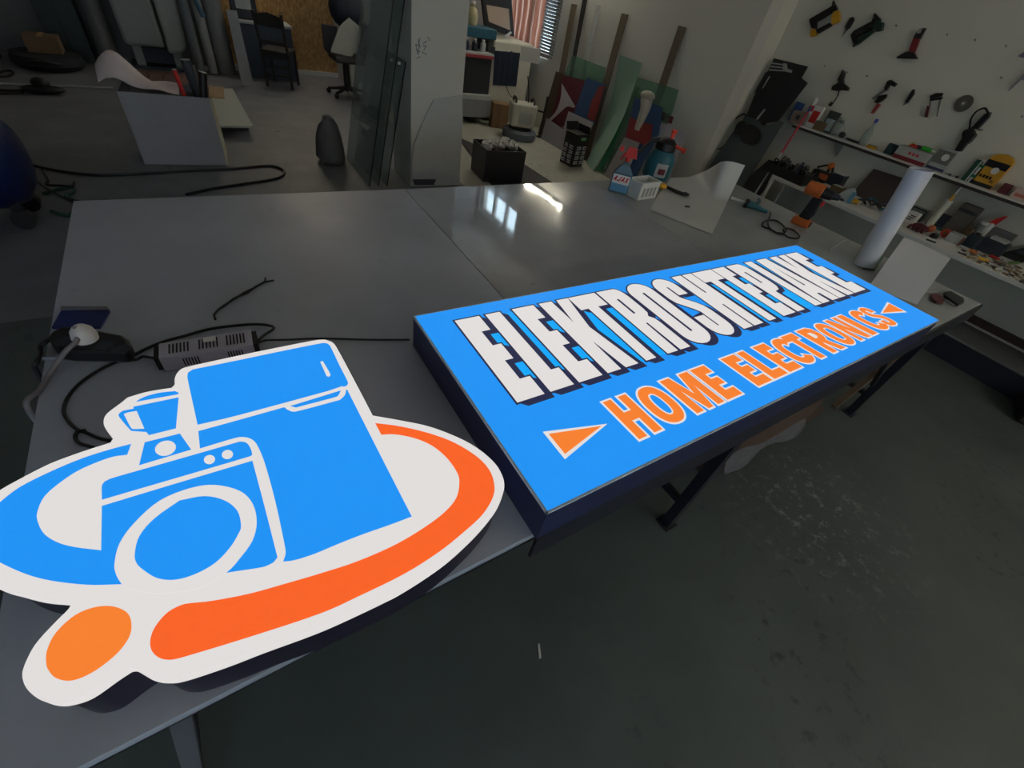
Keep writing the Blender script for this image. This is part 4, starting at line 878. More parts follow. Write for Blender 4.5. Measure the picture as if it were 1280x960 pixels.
v = wp(t, [V(98, 630), V(80, 650)]); MB().cyl((*v[0], .02), (*v[1], .02), .018, n=8).build('plug', BLACK, t); hook(t, V(158, 455)); hook(t, V(187, 443))
t = hang('bar_clamp', 'bar clamp with a red handle hung third in the lower row', V(420, 590))
hpart(t, 'clamp_head', [V(440, 500), V(460, 490), V(497, 515), V(480, 535), V(455, 520), V(430, 560), V(420, 545)], BLACK)
hpart(t, 'steel_bar', [V(340, 605), V(435, 535), V(445, 548), V(350, 612)], STEEL, .01, .02, 0)
hpart(t, 'slide_arm', [V(360, 630), V(385, 590), V(435, 580), V(430, 600), V(400, 625), V(375, 636)], BLACK)
hpart(t, 'red_handle', [V(338, 695), V(380, 635), V(395, 645), V(350, 700)], mat('dull_red_plastic', (130, 35, 38), .45)); hook(t, V(465, 500))
t = hang('craft_knife', 'thin black cutter hanging alone in the lower row', V(570, 600))
hpart(t, 'handle', [V(545, 625), V(590, 552), V(605, 548), V(600, 580), V(560, 635)], BLACK, .004, .025); hpart(t, 'tip', [V(545, 625), V(560, 635), V(530, 650)], STEEL, .008, .014, 0)
t = hang('hacksaw', 'small hacksaw with dark red handle hung beside the disc', V(730, 640))
hpart(t, 'frame_top', [V(697, 590), V(735, 572), V(778, 572), V(772, 590), V(700, 608)], BLACK, .004, .02, 0)
hpart(t, 'frame_bar', [V(697, 610), V(775, 595), V(770, 610), V(698, 622)], BLACK, .004, .02, 0)
hpart(t, 'handle', [V(665, 720), V(683, 650), V(698, 655), V(682, 722)], mat('dark_red_plastic', (90, 35, 38), .5), .004, .03)
hpart(t, 'blade', [V(735, 715), V(755, 612), V(766, 612), V(740, 718)], STEEL, .006, .010, 0); hpart(t, 'back_bar', [V(690, 650), V(698, 605), V(706, 608), V(700, 655)], STEEL, .006, .014, 0)
t = hang('grinding_disc', 'grey grinding disc hung on a nail', V(907, 637), 'disc')
c = wp(t, [V(907, 637)])[0]; rr = abs(wp(t, [V(850, 637)])[0][0] - c[0]) * 1.0
MB().lathe([(rr, .02), (rr, .028)], (c[0], c[1], 0), 28).build('disc_plate', mat('grey_abrasive', (92, 88, 82), .8), t); MB().lathe([(rr * .35, .028), (rr * .35, .0295)], (c[0], c[1], 0), 20).build('disc_label', mat('mid_grey_print', (120, 116, 108), .6), t); MB().lathe([(rr * .12, .0), (rr * .12, .034)], (c[0], c[1], 0), 12).build('nail', PAPER, t)
t = hang('heat_gun', 'long black corded power tool hanging low at the right of the wall', V(980, 780), off=.0)
W_ = crop(1120, 140, 6.857)
hpart(t, 'long_barrel', [W_(510, 330), W_(580, 215), W_(620, 190), W_(640, 240), W_(560, 340)], BLACK, .004, .06)
hpart(t, 'motor_body', [W_(575, 235), W_(600, 180), W_(660, 130), W_(690, 200), W_(650, 250), W_(620, 275)], BLACK, .004, .08)
hpart(t, 'rear_handle', [W_(655, 135), W_(770, 15), W_(812, 10), W_(800, 45), W_(700, 150)], BLACK, .004, .06)
v = wp(t, [W_(800, 20), W_(770, -30), W_(700, -5), W_(650, 60), W_(635, 140), W_(590, 170), W_(580, 215)]); MB().tube(cat([(x, y, .05) for x, y in v], False, 5), .007, 6).build('cord', RUB, t, smooth=60)
hpart(t, 'side_knob', [W_(700, 145), W_(745, 148), W_(740, 162), W_(700, 160)], STEEL, .02, .05); hook(t, W_(808, 5))
t = hang('combination_pliers', 'bright steel pliers hanging at the right edge of the picture', (1268, 90))
hpart(t, 'steel_jaw', [V(1180, 555), V(1255, 480), V(1290, 440), V(1300, 455), V(1262, 490), V(1190, 558)], STEEL, .01, .03); hpart(t, 'grey_grip', [V(1245, 345), V(1280, 318), V(1300, 330), V(1300, 355), V(1260, 352)], mat('lilac_grip', (120, 115, 135), .5), .01, .03); hpart(t, 'handle', [V(1262, 485), V(1310, 420), V(1330, 430), V(1275, 495)], STEEL, .01, .03); hook(t, V(1290, 300))
for p, l in [(V(55, 408), 'bare nail in the wall between the yellow staple gun and the glue gun'), (V(315, 470), 'bare nail in the wall between the glue gun and the bar clamp'), (V(495, 160), 'bare nail between the green staple gun and the red scraper'),
             (V(808, 215), 'bare nail in the wall just right of the red scraper'), (V(980, 248), 'second bare nail to the right of the red scraper'), (V(1170, 285), 'third bare nail right of the red scraper, left of the pliers'), (V(1140, 480), 'bare nail below and left of the steel pliers'), (V(1268, 718), 'bare nail right of the long corded power tool')]:
    v = onx(p, RX); o = MB().cyl(v, v + Vector((-.02, 0, .004)), .006, n=7).build('wall_nail', STEEL, loc=tuple(v)); tag(o, l, 'nail', 'bare nails in the tool wall')
# ---- on the bench, left to right
K = crop(960, 180, 8); K2 = crop(1080, 230, 6.4)
b = B_((985, 222)); t = stand('tool_tray', 'black tray full of dark tools at the left end of the bench', 'tray', b, RZ)
MB().box((0, 0, .012), (.44, .26, .02)).build('tray_base', BLACK, t)
for c, d in (((0, -.128, .045), (.44, .012, .08)), ((0, .128, .045), (.44, .012, .08)), ((-.216, 0, .045), (.012, .26, .08)), ((.216, 0, .045), (.012, .26, .08))): MB().box(c, d).build('tray_side', BLACK, t)
rb = random.Random(5)
DK2 = mat('dark_grey_metal', (64, 66, 74), .4, metal=.4)
for k in range(11):
    x = -.18 + .034 * k; m_ = (BLACK, DK2, BLACK, NAVY)[k % 4]; dx = rb.uniform(-.06, .06)
    o = MB().tube([(x, rb.uniform(-.08, .06), .03), (x + dx, rb.uniform(-.02, .09), .09 + rb.uniform(0, .06))], .022, 7, .016).build('tool_handle', m_, t)
for k in range(4): MB().tube(cat([(-.19 + .1 * k, -.05, .09), (-.16 + .1 * k, -.1, .13), (-.1 + .1 * k, -.06, .10), (-.08 + .1 * k, .04, .12)]), .007, 6).build('tool_cord', RUB, t)
b = B_((1024, 227)); t = stand('rotary_tool', 'black power tool with an orange round knob on the bench', 'power tool', b, RZ)
MB().box((-.02, 0, .05), (.17, .10, .095)).build('tool_body', BLACK, t, bevel=.012); MB().tube(cat([(-.12, .05, .10), (-.03, .06, .15), (.03, .04, .14), (.06, .02, .10)]), .010, 7).build('handle', BLACK, t)
h = hgt(b, (1028, 200)); MB().ball((.0, .05, h - .03), .034).build('orange_knob', ORG, t, smooth=60); MB().cyl((.0, .04, .09), (.0, .05, h - .05), .012).build('knob_stem', BLACK, t); MB().box((.03, -.052, .06), (.09, .004, .05)).build('orange_panel', mat('burnt_orange', (170, 85, 45), .5), t)
t, w, h = boxy('battery_charger', 'dark boxed charger with a white top on the bench', B_((1046, 232)), 14, (1049, 217), .11, DARK, 'charger_body', 'charger')
MB().box((0, 0, h + .006), (w * .9, .09, .01)).build('white_top', PAPER, t)
b = B_((1052, 234)); t = stand('magenta_cap', 'small magenta cap beside the charger', 'cap', b); MB().lathe([(.025, .001), (.025, .03), (.018, .04)], n=14).build('cap_body', mat('magenta_plastic', (125, 30, 75), .5), t); MB().lathe([(.012, .04), (.012, .05)], n=10).build('cap_tip', DARK, t)
t, w, h = boxy('brown_packet', 'brown paper packet in front of the charger', B_((1043, 243)), 14, (1045, 231), .09, BROWN, 'packet_body', 'packet'); MB().box((0, -.02, h + .003), (w * .8, .04, .004)).build('pale_flap', LGREY, t)
b = B_((1053, 250)); t = stand('plastic_pouch', 'pale plastic pouch with a blue edge on the bench front', 'pouch', b)
MB().slab([(-.07, -.03, .002), (.06, -.03, .002), (.045, 0, .10), (.01, .01, .115), (-.03, 0, .08)], (0, .05, 0)).build('pouch_body', mat('milky_plastic', (175, 185, 185), .4), t, bevel=.006); MB().slab([(.05, -.04, .002), (.085, -.04, .002), (.07, -.01, .09), (.045, -.01, .09)], (0, .03, 0)).build('blue_edge', mat('sky_blue_plastic', (90, 140, 170), .5), t)
MB().box((-.04, -.05, .008), (.14, .012, .012)).build('black_strip', BLACK, t)
b = B_((1068, 255)); t = stand('yellow_spool', 'small yellow spool at the bench front edge', 'spool', b); MB().cyl((-.03, 0, .022), (.03, 0, .022), .02, n=14).build('spool_body', YEL, t, smooth=40); MB().cyl((.03, 0, .022), (.036, 0, .022), .021, n=14).build('spool_end', LGREY, t)
b = B_((1084, 258)); t = stand('clamp_heap', 'heap of black spring clamps on the bench left of the brown board', 'clamps', b)
for k in range(7):
    x = -.1 + .035 * k; y = rb.uniform(-.05, .06); z = .015 + .02 * (k % 3)
    MB().tube(cat([(x, y, z), (x + .04, y + .02, z + .02), (x + .09, y - .01, z + .005)]), .013, 7, .008).build('clamp', (BLACK, DARK, TEAL, DK2)[k % 4], t, smooth=60)
b = B_((1089, 247)); t = stand('silver_tube', 'silver capped tube lying behind the clamps', 'tube', b); MB().cyl((-.05, 0, .025), (.04, .02, .03), .022, n=12).build('tube_body', BLACK, t, smooth=40); MB().cyl((-.08, -.006, .022), (-.05, 0, .025), .022, n=12).build('silver_cap', LGREY, t, smooth=40)
pl0, pn = Vector((RX - .012, 0, BZ + .28)), Vector((1, 0, -.35))
BRB = mat('brown_hardboard', (72, 58, 55), .6)
pts = [onpl(p, pl0, pn) for p in [K(1060, 250), K(1500, 390), K(1395, 620), K(895, 430)]]
lift = BZ + .002 - min(p.z for p in pts)
for p in (pts[2], pts[3]):
    if p.z < BZ + .002 or True: p.z = BZ + .002; p.x = pl0.x - (pl0.z - p.z) * .35
tag(MB().slab(pts, (-.006, 0, .002)).build('brown_hardboard', BRB), 'brown rectangular board leaning on the wall behind the bench', 'board')
b = B_((1104, 258)); t = stand('green_bit', 'small green plastic bit behind the paper roll', 'bit', b); MB().box((0, 0, .02), (.05, .03, .036)).build('bit_body', GREEN, t, bevel=.004); MB().cyl((.02, 0, .03), (.06, 0, .035), .006).build('bit_tip', DARK, t)
t, w, h = boxy('printed_carton', 'small white printed carton right of the paper roll', B_((1136, 277)), 12, (1141, 264), .07, PAPER)
mb = MB()
for k in range(3): mb.box((-.0 + w * .1 * (k - 1), -.036, h * (.3 + .2 * k)), (w * .5, .002, h * .1))
mb.build('grey_print', DARK, t)
t, w, h = boxy('clear_parts_box', 'clear parts box with a black frame behind the maroon cloth', B_((1150, 272)), 17, (1151, 260), .10, CLR, 'box_body')
for z in (.004, h): MB().box((0, -.052, z), (w, .006, .008)).build('black_frame', BLACK, t)
for s in (-1, 1): MB().box((s * w / 2, -.052, h / 2), (.006, .006, h)).build('black_frame', BLACK, t)
b = B_((1147, 289)); t = stand('maroon_glove', 'maroon work glove with an orange cuff on the bench edge', 'glove', b)
MB().ball((0, 0, .032), (.07, .045, .03), 12, 8).build('glove_palm', mat('maroon_cloth', (82, 24, 38), .8), t, smooth=60)
for k in range(4): MB().tube(cat([(-.05 + .03 * k, -.02, .03), (-.06 + .035 * k, -.05, .03), (-.06 + .035 * k, -.07, .014)]), .013, 7).build('finger', mat('maroon_cloth', (82, 24, 38), .8), t, smooth=60)
MB().ball((.065, .02, .05), (.03, .03, .03), 10, 7).build('orange_cuff', mat('burnt_orange', (170, 85, 45), .5), t, smooth=60)
b = B_((1160, 283)); t = stand('caulk_cartridge', 'tall white caulk cartridge with a yellow nozzle standing on the bench', 'cartridge', b); h = hgt(b, (1196, 232)); r = .026
MB().lathe([(r, .001), (r, h * .66)], n=20).build('cartridge_tube', mat('cream_plastic', (205, 203, 190), .4), t, smooth=40); MB().lathe([(r * 1.06, h * .645), (r * 1.06, h * .67)], n=20).build('tube_rim', WPLA, t)
MB().lathe([(r * .55, h * .67), (r * .45, h * .72), (r * .2, h * .82)], n=14).build('yellow_nozzle', YEL, t, smooth=40); MB().lathe([(r * .2, h * .81), (r * .38, h * .86), (r * .1, h)], n=12).build('nozzle_cap', WPLA, t, smooth=40)
t, w, h = boxy('navy_case', 'small navy case behind the caulk cartridge', B_((1181, 284)), 14, (1184, 269), .06, mat('navy_plastic', (40, 44, 66), .5), 'case_body', 'case'); MB().box((0, -.041, h * .75), (w, .003, .006)).build('case_seam', BLACK, t)
a, b_ = B_((1168, 283)), B_((1202, 283)); a.z += .035; b_.z += .035
t = thing('steel_ruler', 'steel ruler resting across the clutter by the caulk cartridge', 'ruler', (a.x, (a.y + b_.y) / 2, BZ)); MB().slab([a, b_, b_ + Vector((-.03, 0, 0)), a + Vector((-.03, 0, 0))], (0, 0, .003)).build('ruler_blade', STEEL, t, world=True); MB().cyl((a.x, (a.y + b_.y) / 2, BZ + .001), (a.x, (a.y + b_.y) / 2, a.z), .016, n=10).build('spool_under', GREEN, t, world=True)
b = B_((1172, 287)); t = stand('green_pliers', 'green handled pliers lying on the bench', 'pliers', b)
for s in (-1, 1): MB().tube(cat([(-.08, 0, .012), (0, s * .014, .014), (.07, s * .028, .012)]), .009, 7).build('handle', mat('sea_green_plastic', (50, 105, 90), .5), t, smooth=60)
MB().box((-.095, 0, .012), (.04, .016, .014)).build('jaw', STEEL, t, bevel=.003)
b = B_((1166, 297)); t = stand('black_puck', 'round black puck at the bench front', 'puck', b); MB().lathe([(.03, .001), (.032, .02), (.02, .035)], n=14).build('puck_body', BLACK, t, smooth=40); MB().lathe([(.01, .035), (.01, .045)], n=10).build('centre_pin', STEEL, t)
b = B_((1178, 296)); t = stand('red_tape_roll', 'small red roll of tape at the bench front', 'tape', b); M = Matrix.Translation((0, 0, .034)) @ Matrix.Rotation(PI / 2, 4, 'X'); MB().lathe([(.033, -.012), (.033, .012)], n=18, M=M).build('tape_body', mat('vermilion', (215, 75, 55), .5), t, smooth=40); MB().lathe([(.014, -.013), (.014, .013)], n=14, M=M).build('tape_core', CARD, t)
t, w, h = boxy('tilted_white_box', 'white box with a brown edge tilted on the bench front', B_((1190, 303)), 16, (1195, 291), .08, LGREY, lean=.0); MB().box((w / 2, -.041, h / 2), (.012, .004, h)).build('brown_edge', mat('rust_brown', (120, 62, 48), .6), t)
t, w, h = boxy('brown_sack', 'brown paper sack behind the tilted white box', B_((1201, 299)), 9, (1207, 282), .06, mat('sack_paper', (100, 84, 62), .9), 'sack_body', 'sack', bev=.012); MB().box((0, 0, h + .004), (w * .6, .03, .014)).build('sack_fold', mat('sack_paper', (100, 84, 62), .9), t)
b = B_((1220, 299)); t = stand('glass_jar', 'glass jar with a white lid on the bench', 'jar', b); h = hgt(b, (1232, 273)); r = .037
MB().lathe([(r, .001), (r, h * .72), (r * .8, h * .8)], n=20).build('jar_body', glass('jar_glass', (190, 195, 195), .35), t, smooth=40); MB().lathe([(r * .92, h * .79), (r * .92, h * .9)], n=20).build('lid', WPLA, t, smooth=40); MB().lathe([(r * .85, .006), (r * .85, h * .45)], n=16).build('jar_contents', mat('jar_contents', (100, 88, 84), .8), t)
t, w, h = boxy('taupe_box', 'taupe box standing against the wall behind the glass jar', B_((1233, 281)), 19, (1241, 266), .08, mat('taupe_card', (92, 86, 80), .7)); MB().box((0, -.041, h * .8), (w, .003, h * .1)).build('dark_band', DARK, t)
b = B_((1254, 294)); t = stand('red_top_bottle', 'white and dark bottle with a red trigger top by the wall', 'bottle', b); h = hgt(b, (1262, 271)); r = .035
MB().lathe([(r, .001), (r, h * .3)], n=16).build('dark_base', DARK, t); MB().lathe([(r, h * .3), (r, h * .55), (r * .5, h * .7)], n=16).build('white_body', WPLA, t, smooth=40); mb = MB(); mb.slab([(-.03, -.012, h * .66), (.02, -.012, h * .66), (.045, -.012, h), (.02, -.012, h * .96), (-.01, -.012, h * .84)], (0, .024, 0)); mb.build('red_trigger', REDM, t, bevel=.003)
t, w, h = boxy('dark_bottle_box', 'dark teal canister at the bench front by the jar', B_((1208, 309)), 14, (1216, 292), .08, mat('dark_teal_plastic', (28, 44, 52), .5), 'canister', 'canister', bev=.01); MB().lathe([(.018, h), (.018, h + .02)], n=12).build('canister_cap', BLACK, t)
t, w, h = boxy('dark_crate', 'dark blue grey crate with grey lid on the bench', B_((1234, 316)), 24, (1240, 298), .12, DARK, 'crate_body', 'crate'); MB().box((0, 0, h + .012), (w * .7, .09, .022)).build('grey_lid', LGREY, t, bevel=.003)
t, w, h = boxy('grey_back_box', 'low grey box against the wall right of the dark crate', B_((1262, 303)), 24, (1262, 291), .06, mat('mid_grey_plastic', (105, 105, 108), .6)); MB().box((0, -.031, h * .5), (w * .9, .003, .004)).build('box_seam', DARK, t)
t = stand('black_hard_case', 'black elongated case slanting up at the right end of the bench', 'case', B_((1268, 322)), RZ); MB().slab([(-.09, -.03, .002), (.07, -.03, .002), (.20, .03, .16), (.06, .03, .16)], (0, .05, .0)).build('case_body', BLACK, t, bevel=.006); MB().slab([(-.02, -.034, .06), (.06, -.034, .06), (.08, -.030, .08), (-.0, -.030, .08)], (0, .004, 0)).build('case_latch', DK2, t)
t = stand('pale_green_knife', 'pale green handled knife propped at the right end of the bench', 'knife', B_((1268, 334)), RZ); MB().tube([(-.05, -.02, .012), (.0, .0, .04)], .012, 8).build('green_grip', mat('olive_green', (95, 125, 70), .5), t); MB().slab([(.0, -.005, .03), (.012, -.005, .045), (.09, .02, .10), (.08, .02, .075)], (0, .008, 0)).build('pale_blade', LGREY, t)
rb = random.Random(11)
for nm, m_, l, n_ in (('brown_offcuts', mat('mixed_brown_clutter', (140, 112, 82), .7, var=.5, scale=40), 'scatter of small brown offcuts on the right end of the bench', 70), ('pale_offcuts', mat('mixed_pale_clutter', (190, 188, 175), .6, var=.2, scale=40), 'scatter of small pale offcuts on the right end of the bench', 70), ('dark_screws', DK2, 'scatter of small dark screws and bits on the right end of the bench', 60)):
    mb = MB()
    for k in range(n_):
        px = rb.uniform(1195, 1300); p = B_((px, 320 + (px - 1195) * .49 - rb.uniform(4, 24))); a = rb.uniform(0, 6.28); s_ = rb.uniform(.006, .018)
        if p.x < RX - .1: mb.box((0, 0, s_ * .3), (s_ * 2.4, s_ * .8, s_ * .6), Matrix.Translation((p.x, p.y, BZ + .001)) @ Matrix.Rotation(a, 4, 'Z'))
    tag(mb.build(nm, m_), l, 'offcuts', kind='stuff')
for k, (p, m_, l) in enumerate([((1216, 317), ORG, 'short orange screwdriver among the bench clutter'), ((1230, 327), YEL, 'short yellow screwdriver among the bench clutter'), ((1250, 332), WOOD, 'brown chisel among the bench clutter'), ((1207, 313), LGREY, 'white brush handle beside the dark teal canister'), ((1244, 325), REDM, 'red screwdriver among the bench clutter')]):
    b = B_(p); t = stand('screwdriver', l, 'screwdriver' if 'screw' in l else 'hand tool', b, RZ + rb.uniform(-.5, .5)); MB().cyl((-.05, 0, .013), (.02, 0, .013), .011, n=9).build('handle', m_, t, smooth=40); MB().cyl((.02, 0, .013), (.08, 0, .012), .004, n=7).build('shaft', STEEL, t)
o = thing('black_case', 'black case with a pale edge at the right picture edge by the plinth', 'case', (5.03, -.45, 0)); MB().box((0, 0, .10), (.30, .34, .196)).build('case_body', BLACK, o, bevel=.015); MB().box((-.13, .155, .20), (.02, .05, .012)).build('pale_edge', LGREY, o); 
o.matrix_world = Matrix.Translation((4.88, -.42, 0)) @ Matrix.Rotation(.3, 4, 'Z')
# ---------------------------------------------------------------- black panels in the corner recess
RXX = 5.38
def vs(name, label, cat_, pts, x, m_, t_=.01, n=None, group=None, foot=()):
    """flat sheet standing/leaning on plane x (at z=0) with slope; pts in the photograph"""
    return None
def leanpl(x0, slope): return Vector((x0, 0, 0)), Vector((1, 0, -slope))
def lsheet(name, label, cat_, pts, pl, m_, t_=.008, smooth=False, group=None, parent=None):
    w = []
    for p in pts:
        v = onpl(p[:2], *pl)
        if len(p) > 2: v.z = p[2]; v.x = pl[0].x + pl[1].z * -1 * v.z
        w.append(v)
    if smooth: w = cat(w, True, 4, 40)
    n_ = pl[1].normalized()
    if parent is not None: return MB().slab(w, -n_ * t_).build(name, m_, parent, world=True)
    return tag(MB().slab(w, -n_ * t_).build(name, m_), label, cat_, group)
K = crop(860, 60, 5.33)
pl1 = leanpl(5.16, .165)
t = thing('black_cutout_panel', 'tall black panel with comb-like cut-outs leaning in the corner', 'panel', (5.2, 3.1, 0))
BLM = mat('matt_black_sheet', (16, 17, 24), .55)
lsheet('panel_body', None, None, [K(575, 70), K(800, 125), K(758, 200), K(800, 235), K(600, 490), K(520, 500), (K(470, 640) + (.0,))[:2], K(380, 480), K(440, 330), K(530, 160)], pl1, BLM, .012, parent=t)
pl1b = leanpl(5.146, .165)
PALE = mat('pale_wall_showing', (170, 170, 165), .8)
for k in range(3): lsheet('comb_slot', None, None, [K(562 - 10 * k, 96 + 22 * k), K(640, 108 + 20 * k), K(638, 116 + 20 * k), K(556 - 10 * k, 106 + 22 * k)], pl1b, PALE, .002, parent=t)
lsheet('comb_slot', None, None, [K(635, 100), K(660, 105), K(664, 138), K(695, 148), K(692, 166), K(650, 158), K(632, 150)], pl1b, PALE, .002, parent=t)
lsheet('slit', None, None, [K(540, 188), K(550, 188), K(500, 268), K(493, 270)], pl1b, PALE, .002, parent=t)
lsheet('curved_slit', None, None, [K(510, 405), K(516, 412), K(490, 445), K(462, 482), K(448, 482), K(475, 445)], pl1b, PALE, .002, parent=t)
SMK = glass('smoked_acrylic', (96, 110, 114), .55, .08)
pl2 = leanpl(5.06, .20)
lsheet('smoked_sheet', 'wide smoked acrylic sheet leaning in front of the black panel', 'sheet', [K(390, 455), K(470, 480), K(500, 520), K(610, 490), K(640, 495), (*K(360, 950), .0), (*K(120, 830), .0), K(170, 750), K(300, 560)], pl2, SMK, .006)
pl3 = leanpl(5.035, .20)
t = thing('black_round_plate', 'black round plate with a lobe hanging against the smoked sheet', 'plate', onpl(K(410, 580), *pl3))
lsheet('plate_disc', None, None, [K(*p) for p in el((412, 578), 70, 68)], pl3, BLM, .012, parent=t)
lsheet('plate_lobe', None, None, [K(*p) for p in el((350, 535), 32, 55, .5)], leanpl(5.037, .2), BLM, .012, parent=t)
tb2 = leanpl(5.10, .24)
hp = [onpl(K(*p), *tb2) for p in [(385, 445), (330, 460), (270, 520), (220, 610), (198, 650), (205, 675), (250, 640), (330, 540)]]
tag(MB().tube(cat(hp, True, 5) + [hp[0]], .008, 7).build('black_hoop', RUB, smooth=60), 'thin black oval hoop beside the black round plate', 'hoop')
lsheet('dark_wall_strip', 'thin dark strip of acrylic leaning left of the black panel', 'strip', [K(520, 160), K(532, 165), K(450, 300), K(440, 300)], leanpl(5.2, .17), SMK, .006)
lsheet('framed_board', 'dark framed board standing low behind the tool bench end', 'board', [K(540, 745), K(600, 760), K(500, 960), (*K(420, 985), .0), (*K(330, 960), .0), K(420, 850)], leanpl(4.98, .22), BLM, .012)
a, b_ = onx((1010, 140), 5.25), onx((977, 191), 5.115); d = (b_ - a); foot = a + d * ((a.z - .004) / -d.z)
t = thing('mop_pole', 'slim pole with a red upper half leaning at the end of the tool bench', 'pole', foot)
MB().cyl(a, b_, .011, n=10).build('red_half', mat('crimson_paint', (165, 30, 48), .4), t, world=True, smooth=40); MB().cyl(b_, foot, .010, n=10).build('white_half', LGREY, t, world=True, smooth=40); MB().cyl(a - d * .12, a, .012, n=10).build('blue_grip', BLUE, t, world=True, smooth=40)
# ---------------------------------------------------------------- sheets and slats leaning on the rear wall
K = crop(540, 0, 3.694)
def WL(off): return leanpl(4.86 - off, .113)
def slat(label, top, bot, m_, off, name='wood_slat', cat_='slat', group=None, t_=.018):
    pl = WL(off); P = [onpl(p, *pl) for p in (top[0], top[1], bot[1], bot[0])]
    out = []
    for a, b_ in ((P[0], P[3]), (P[1], P[2])):
        d = (b_ - a); out.append((a, a + d * (a.z - .004) / -d.z))
    q = [out[0][0], out[1][0], out[1][1], out[0][1]]
    for v in q[2:]: v.z = .003
    return tag(MB().slab(q, (-t_, 0, 0)).build(name, m_), label, cat_, group)
OAK = mat('dull_oak_slat', (104, 90, 74), .7, var=.2, scale=30)
slat('leftmost brown wood slat leaning by the low window', (K(648, 18), K(672, 22)), (K(590, 335), K(612, 340)), OAK, 0)
slat('black bar leaning second from the low window', ((730, -4), (735, -4)), (K(640, 330), K(652, 335)), BLACK, 0, 'black_bar', 'bar')
slat('white capped pale bar leaning beside the black bar', (K(764, 22), K(778, 25)), (K(692, 345), K(706, 350)), LGREY, 0, 'pale_bar', 'bar')
slat('middle brown wood slat rising behind the curved green sheet', (K(880, 62), K(908, 68)), (K(793, 382), K(818, 392)), OAK, 0)
slat('rightmost brown wood slat rising behind the blue and red board', (K(1143, 118), K(1175, 128)), (K(1026, 465), K(1054, 478)), OAK, 0)
GG = glass('pale_green_glass', (192, 222, 206), .16)
lsheet('green_glass_sheet', 'pale green glass sheet behind the maroon and blue boards', 'glass sheet', [K(650, 255), K(802, 312), K(790, 380), (*K(610, 760), .002), (*K(470, 700), .002)], WL(.03), GG, .006)
lsheet('green_glass_sheet', 'pale green glass sheet behind the right blue and red board', 'glass sheet', [K(950, 358), K(1140, 415), K(1110, 520), (*K(960, 820), .002), (*K(800, 790), .002)], WL(.03), GG, .006)
BRD = mat('brown_panel', (84, 66, 54), .7)
lsheet('brown_plank', 'wide brown plank at the left end of the leaning sheets', 'plank', [K(575, 330), K(612, 342), K(600, 430), (*K(520, 640), .002), (*K(490, 620), .002)], WL(.05), BRD, .012)
MAR = mat('maroon_panel', (98, 22, 40), .5)
t = thing('maroon_board', 'maroon board with a pale swoosh leaning against the rear wall', 'board', (4.6, 6.3, 0))
lsheet('board_body', None, None, [K(606, 346), K(706, 372), K(680, 470), (*K(600, 640), .002), (*K(530, 615), .002), K(560, 520)], WL(.07), MAR, .008, parent=t)
lsheet('pale_swoosh', None, None, [K(600, 385), K(622, 425), K(662, 492), K(655, 498), K(625, 492), K(596, 515), K(548, 560), K(536, 555), K(572, 515), K(594, 455)], WL(.083), mat('pale_lilac_print', (190, 182, 190), .6), .003, smooth=True, parent=t)
BRB2 = mat('blue_board', (50, 82, 128), .5); RDB = mat('red_board_print', (142, 48, 48), .5)
t = thing('blue_red_board', 'blue and red printed board left of the curved green sheet', 'board', (4.6, 5.9, 0))
lsheet('board_body', None, None, [K(712, 366), K(724, 360), K(802, 392), K(752, 562), (*K(690, 690), .002), (*K(610, 655), .002)], WL(.10), BRB2, .008, parent=t)
lsheet('red_print', None, None, [K(770, 400), K(798, 396), K(752, 560), K(716, 545), K(735, 470), K(752, 440)], WL(.112), RDB, .003, parent=t)
WSH = mat('lilac_white_sheet', (178, 174, 184), .6)
lsheet('pale_sheet', 'pale low sheet with two holes behind the black printed carton', 'sheet', [K(632, 514), K(746, 566), K(720, 640), (*K(690, 690), .002), (*K(590, 650), .002)], WL(.14), WSH, .006)
lsheet('pale_floor_sheet', 'pale thin sheet slumped on the floor left of the black carton', 'sheet', [K(530, 545), K(560, 565), K(610, 600), (*K(590, 680), .004), (*K(500, 655), .004)], WL(.15), WSH, .005)
# curved green sheet: foot forward, bowed
GSM = mat('milky_green_sheet', (148, 178, 160), .35)
def cgreen(pts_t, pts_b, off, bow):
    A0, A1 = onpl(pts_t[0], *WL(off)), onpl(pts_t[1], *WL(off))
    B0, B1 = onz(pts_b[0], .003), onz(pts_b[1], .003)
    def f(u, v):
        a = A0.lerp(A1, u); b = B0.lerp(B1, u); p = a.lerp(b, v); p.x += bow * math.sin(PI * v); return p
    return f
tag(MB().grid(cgreen((K(868, 254), K(972, 292)), ((733, 203), (741.5, 214)), .02, .10), 6, 14, (-.004, 0, .001)).build('curved_green_sheet', GSM, smooth=60), 'tall milky green sheet bowed against the rear wall', 'sheet')
tag(MB().grid(cgreen((K(935, 400), K(962, 404)), ((745, 212), (753, 213.5)), -.05, .05), 4, 12, (-.004, 0, .001)).build('bright_green_sheet', mat('bright_green_sheet', (52, 150, 92), .35), smooth=60), 'narrow brighter green sheet edge right of the tall milky green sheet', 'sheet')
t = thing('red_blue_board', 'blue over red printed board behind the rolled white bag', 'board', (4.55, 5.0, 0))
lsheet('board_body', None, None, [K(938, 450), K(1066, 496), K(1048, 622), (*K(940, 800), .002), (*K(820, 760), .002), K(893, 632)], WL(.09), BRB2, .008, parent=t)
lsheet('red_print', None, None, [K(918, 538), K(950, 560), K(1020, 575), K(1012, 640), K(985, 672), K(893, 634)], WL(.103), RDB, .003, parent=t)
pl = WL(.21); t = thing('rolled_bag', 'rolled white bag hanging in front of the blue over red board', 'bag', onpl(K(975, 530), *pl))
v = [onpl(K(*p), *pl) for p in [(992, 455), (985, 500), (962, 560), (945, 600)]]
